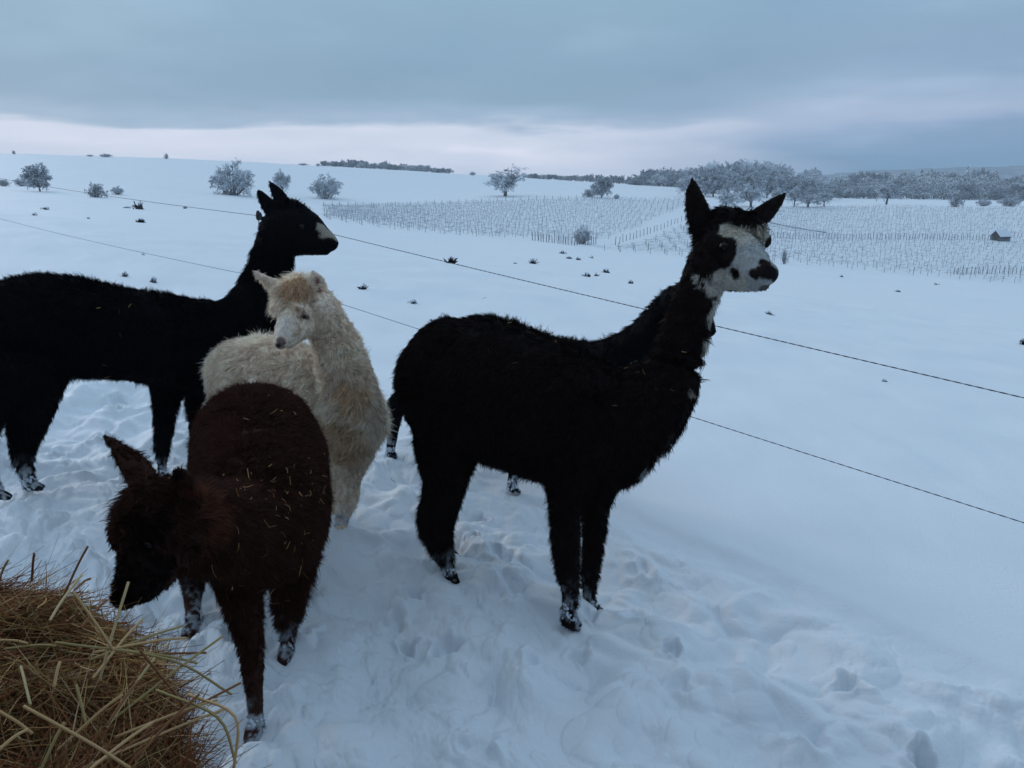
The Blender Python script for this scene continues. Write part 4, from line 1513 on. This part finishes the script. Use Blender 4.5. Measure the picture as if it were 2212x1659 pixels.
V, F, CO = ribbons(vs_, dd, norm(dd + 0.3 * vg.normal(size=dd.shape)), vg.uniform(.6, 1.8, nv), vg.uniform(.02, .045, nv),
                   (0.30 + .25 * vg.random((nv, 1))) * np.array([.88, .98, 1.08]), vg, segs=2, taper=.6)
tag(mesh_np("vine_rows", V, F, frost, None, True, CO), "frosted bare vines strung in rows over the vineyard slope", "vines", kind="stuff")
print("stakes", len(stakes), "vines", nv)

# snow-topped rail lying across the vineyard right of the big alpaca's ear
rail_a, rail_m, rail_b = hit(1640, 478, 60), hit(1715, 493, 60), hit(1785, 506, 60)
rail = empty("rail", tuple(rail_m), "long thin snow-topped rail slanting across the vineyard right of the alpaca's ear", "rail")
for nm, dz, r, m in (("bar", .35, .10, post_mat), ("snow_cap", .52, .13, crust_mat)):
    v, f = tube(np.array([q + np.array([0, 0, dz]) for q in (rail_a, rail_m, rail_b)]), np.full(3, r), np.full(3, r), n=6, cap=(.1, .1))
    mesh_np(nm, v, np.array([q for q in f if len(q) == 4]), m, rail)

# ---------------------------------------------------------------- wooded hills far behind the right woods
hp_ = [(1450, 402), (1600, 392), (1760, 378), (1880, 369), (1980, 364), (2080, 361), (2212, 357), (2400, 354), (2700, 360)]
hx_ = np.linspace(1450, 2700, 160)
hy_ = np.interp(hx_, *zip(*hp_)) + 1.6 * noise3(hx_ / 35, 0 * hx_, 0, 120) + 0.8 * noise3(hx_ / 9, 0 * hx_, 0, 121)
rows_ = []
for k in np.linspace(0, 1, 12):
    D_ = 700 + 190 * k
    rows_.append(np.array([P(a_, 400, D_) * np.array([1, 1, 0]) + np.array([0, 0, CAM_Z + (P(a_, b_, 890)[2] - CAM_Z) * math.sin(k * PI / 2) - 14 * (1 - k)]) for a_, b_ in zip(hx_, hy_)]))
back_ = rows_[-1] + np.array([0, 45, -40])
V = np.vstack(rows_ + [back_])
nn_ = len(hx_)
F = np.array([(i * nn_ + j, i * nn_ + j + 1, (i + 1) * nn_ + j + 1, (i + 1) * nn_ + j) for i in range(12) for j in range(nn_ - 1)])
tag(mesh_np("hills", V, F, material("wooded_hill", (0.15, 0.19, 0.24), 0.95, noise=(.06, (0.32, 0.37, 0.42), .12), bump=(.3, 1, 3.0))), kind="structure")

# ---------------------------------------------------------------- field hut
hq = hit(2160, 519, 60)
hs = depth(hq) / FPX
hut = empty("field_hut", tuple(hq), "small dark wooden hut with a snow-covered roof in the vineyard", "hut")
hutw = material("hut_boards", (0.07, 0.065, 0.07), 0.9, noise=(4, (0.03, 0.03, 0.035), 0.2))
hx, hy, hz = 15 * hs, 12 * hs, 13 * hs
pk = 21 * hs
ca_, sa_ = math.cos(0.35), math.sin(0.35)


def hp(x, y, z):
    return (hq[0] + x * ca_ - y * sa_, hq[1] + x * sa_ + y * ca_, hq[2] + z)


# gable end faces right and towards the camera
v = [hp(-hx, -hy, -.6), hp(hx, -hy, -.6), hp(hx, hy, -.6), hp(-hx, hy, -.6), hp(-hx, -hy, hz * .7), hp(hx, -hy, hz * .7), hp(hx, hy, hz * .7), hp(-hx, hy, hz * .7), hp(-hx, 0, pk), hp(hx, 0, pk)]
mesh_np("wall", v, [np.array([(0, 1, 5, 4), (2, 3, 7, 6)]), np.array([(1, 2, 6, 9, 5), (3, 0, 4, 8, 7)])], hutw, hut, False)
e, th_ = 1.15, 1.8 * hs
for sg in (-1, 1):
    a0, a1 = hp(-hx * e, sg * hy * e, hz * .62 + .02), hp(hx * e, sg * hy * e, hz * .62 + .02)
    b0, b1 = hp(-hx * e, 0, pk + .03), hp(hx * e, 0, pk + .03)
    up_ = np.array([0, 0, th_])
    V = np.array([a0, a1, b1, b0] + [np.array(q) + up_ for q in (a0, a1, b1, b0)])
    o = mesh_np("roof", V, np.array([(0, 1, 2, 3), (7, 6, 5, 4), (0, 4, 5, 1), (1, 5, 6, 2), (2, 6, 7, 3), (3, 7, 4, 0)]), crust_mat, hut, False)
# dark door opening on the gable
v = [hp(hx + .03, -hy * .35, -.3), hp(hx + .03, hy * .35, -.3), hp(hx + .03, hy * .35, hz * .6), hp(hx + .03, -hy * .35, hz * .6),
     hp(hx + .09, -hy * .35, -.3), hp(hx + .09, hy * .35, -.3), hp(hx + .09, hy * .35, hz * .6), hp(hx + .09, -hy * .35, hz * .6)]
mesh_np("door", v, np.array([(0, 1, 2, 3), (7, 6, 5, 4), (0, 4, 5, 1), (1, 5, 6, 2), (2, 6, 7, 3), (3, 7, 4, 0)]), material("hut_door", (0.035, .032, .035), .9), hut, False)

# ---------------------------------------------------------------- weeds poking through the snow
weed_mat = material("dead_weed", attr=True, rough=0.9, spec=0.05)
WEEDS = [
    (75, 466, 8, 9, "small dark weed tuft, left of two near the left edge"), (100, 452, 9, 8, "dark weed tuft with a bent leaf right of the leftmost tuft"),
    (190, 471, 6, 5, "tiny weed tuft below the dark rounded bush"), (301, 452, 12, 22, "tall dark weed clump on the left slope above the rope"),
    (303, 481, 12, 12, "dark leaning weed right below the tall weed clump"), (398, 447, 7, 7, "small twiggy weed right of the tall weed clump"),
    (308, 550, 6, 5, "tiny dark weed tuft above the left black alpaca's back"), (274, 449, 14, 5, "low arched twig left of the tall weed clump"),
    (975, 570, 16, 18, "dark weed tuft touched by the upper rope"), (785, 626, 10, 16, "leaning dark weed right of the cream alpaca's head"),
    (890, 650, 20, 9, "wide flat dark weed tuft above the big alpaca's rump"), (1152, 570, 11, 15, "upright weed tuft in the middle of the snowfield"),
    (1215, 550, 10, 8, "dark weed below the vineyard corner bush, upper one"), (1229, 563, 11, 6, "flat weed tuft just under the upper weed near the corner bush"),
    (1249, 566, 10, 7, "small twiggy weed right of the flat tuft below the corner bush"), (1268, 597, 16, 10, "wide weed tuft, left of a pair in the middle snowfield"),
    (1288, 596, 7, 10, "narrow upright weed at the right of the wide tuft"), (1310, 588, 16, 10, "two-bladed weed left of the right alpaca's neck"),
    (1363, 612, 12, 9, "forked weed tuft close to the hidden alpaca's neck"), (1278, 562, 3, 9, "single thin dark stem in the snowfield"),
    (1662, 682, 14, 10, "snow-covered weed mound right of the big alpaca's throat"), (1941, 631, 10, 6, "small dark tuft on the right snowfield under the vineyard edge"),
    (1911, 822, 8, 8, "faint tiny weed below the right end of the upper rope"), (2208, 748, 10, 16, "dark weed tuft cut by the right edge"),
    (1818, 599, 4, 6, "tiny dark stem at the vineyard's lower edge"), (2022, 616, 6, 5, "tiny weed by the lower vineyard edge at right"),
    (1112, 569, 8, 4, "flat twig lying left of the upright weed tuft"), (330, 608, 12, 14, "pale grass tuft behind the left black alpaca's back"),
    (268, 596, 12, 14, "pale blurred grass tuft left on the black alpaca's back line"),
]
for i, (px, py, w, h, lab) in enumerate(WEEDS):
    g = np.random.default_rng(300 + i)
    q = hit(px, py, 4.0)
    dp = depth(q)
    W, H = w / FPX * dp, h / FPX * dp
    n = 34 if w > 9 else 18
    st = q + np.stack([g.normal(0, W * .26, n), g.normal(0, W * .26, n), np.full(n, -0.01)], 1)
    lean = np.array([g.uniform(-.5, .5), 0, 0])
    d = norm(g.normal(size=(n, 3)) * np.array([.5, .5, .3]) + np.array([0, 0, 1.0]) + lean)
    pale = "pale" in lab or "snow-covered" in lab
    c = (np.array([.16, .17, .18]) if pale else np.array([.022, .016, .016])) * (0.5 + g.random((n, 1)))
    V, F, CO = ribbons(st, d, norm(d + np.array([0, 0, -.35]) + .6 * g.normal(size=(n, 3))), g.uniform(.35, .95, n) * H, np.full(n, max(.008, .26 * min(W, H))), c, g, segs=3, taper=.5)
    root = empty("weed_tuft", tuple(q), lab, "weed", "weeds poking through the snow")
    mesh_np("leaves", V, F, weed_mat, root, True, CO)
    sv_, sf_ = blob(q + np.array([0, 0.55 * W, H * .25]), (W * .45, W * .4, H * .55), i, 12, 8, .35)
    mesh_np("snow_cap", sv_, sf_, crust_mat, root)

# ---------------------------------------------------------------- the cold hazy air
lo_z = float(min(v[2] for v in bpy.data.objects["snow_field"].bound_box)) - 1.0
haze_m = bpy.data.materials.new("haze_air")
haze_m.use_nodes = True
ht = haze_m.node_tree
ht.nodes.clear()
ho = ht.nodes.new("ShaderNodeOutputMaterial")
hv = ht.nodes.new("ShaderNodeVolumePrincipled")
hv.inputs['Color'].default_value = (0.74, 0.82, 0.92, 1)
hv.inputs['Density'].default_value = 0.00045
ht.links.new(hv.outputs[0], ho.inputs['Volume'])
hz_o = box("haze", -960, 960, -960, 960, lo_z, 58, haze_m, None)
tag(hz_o, "thin cold haze over the whole snowy valley", "haze", kind="stuff")
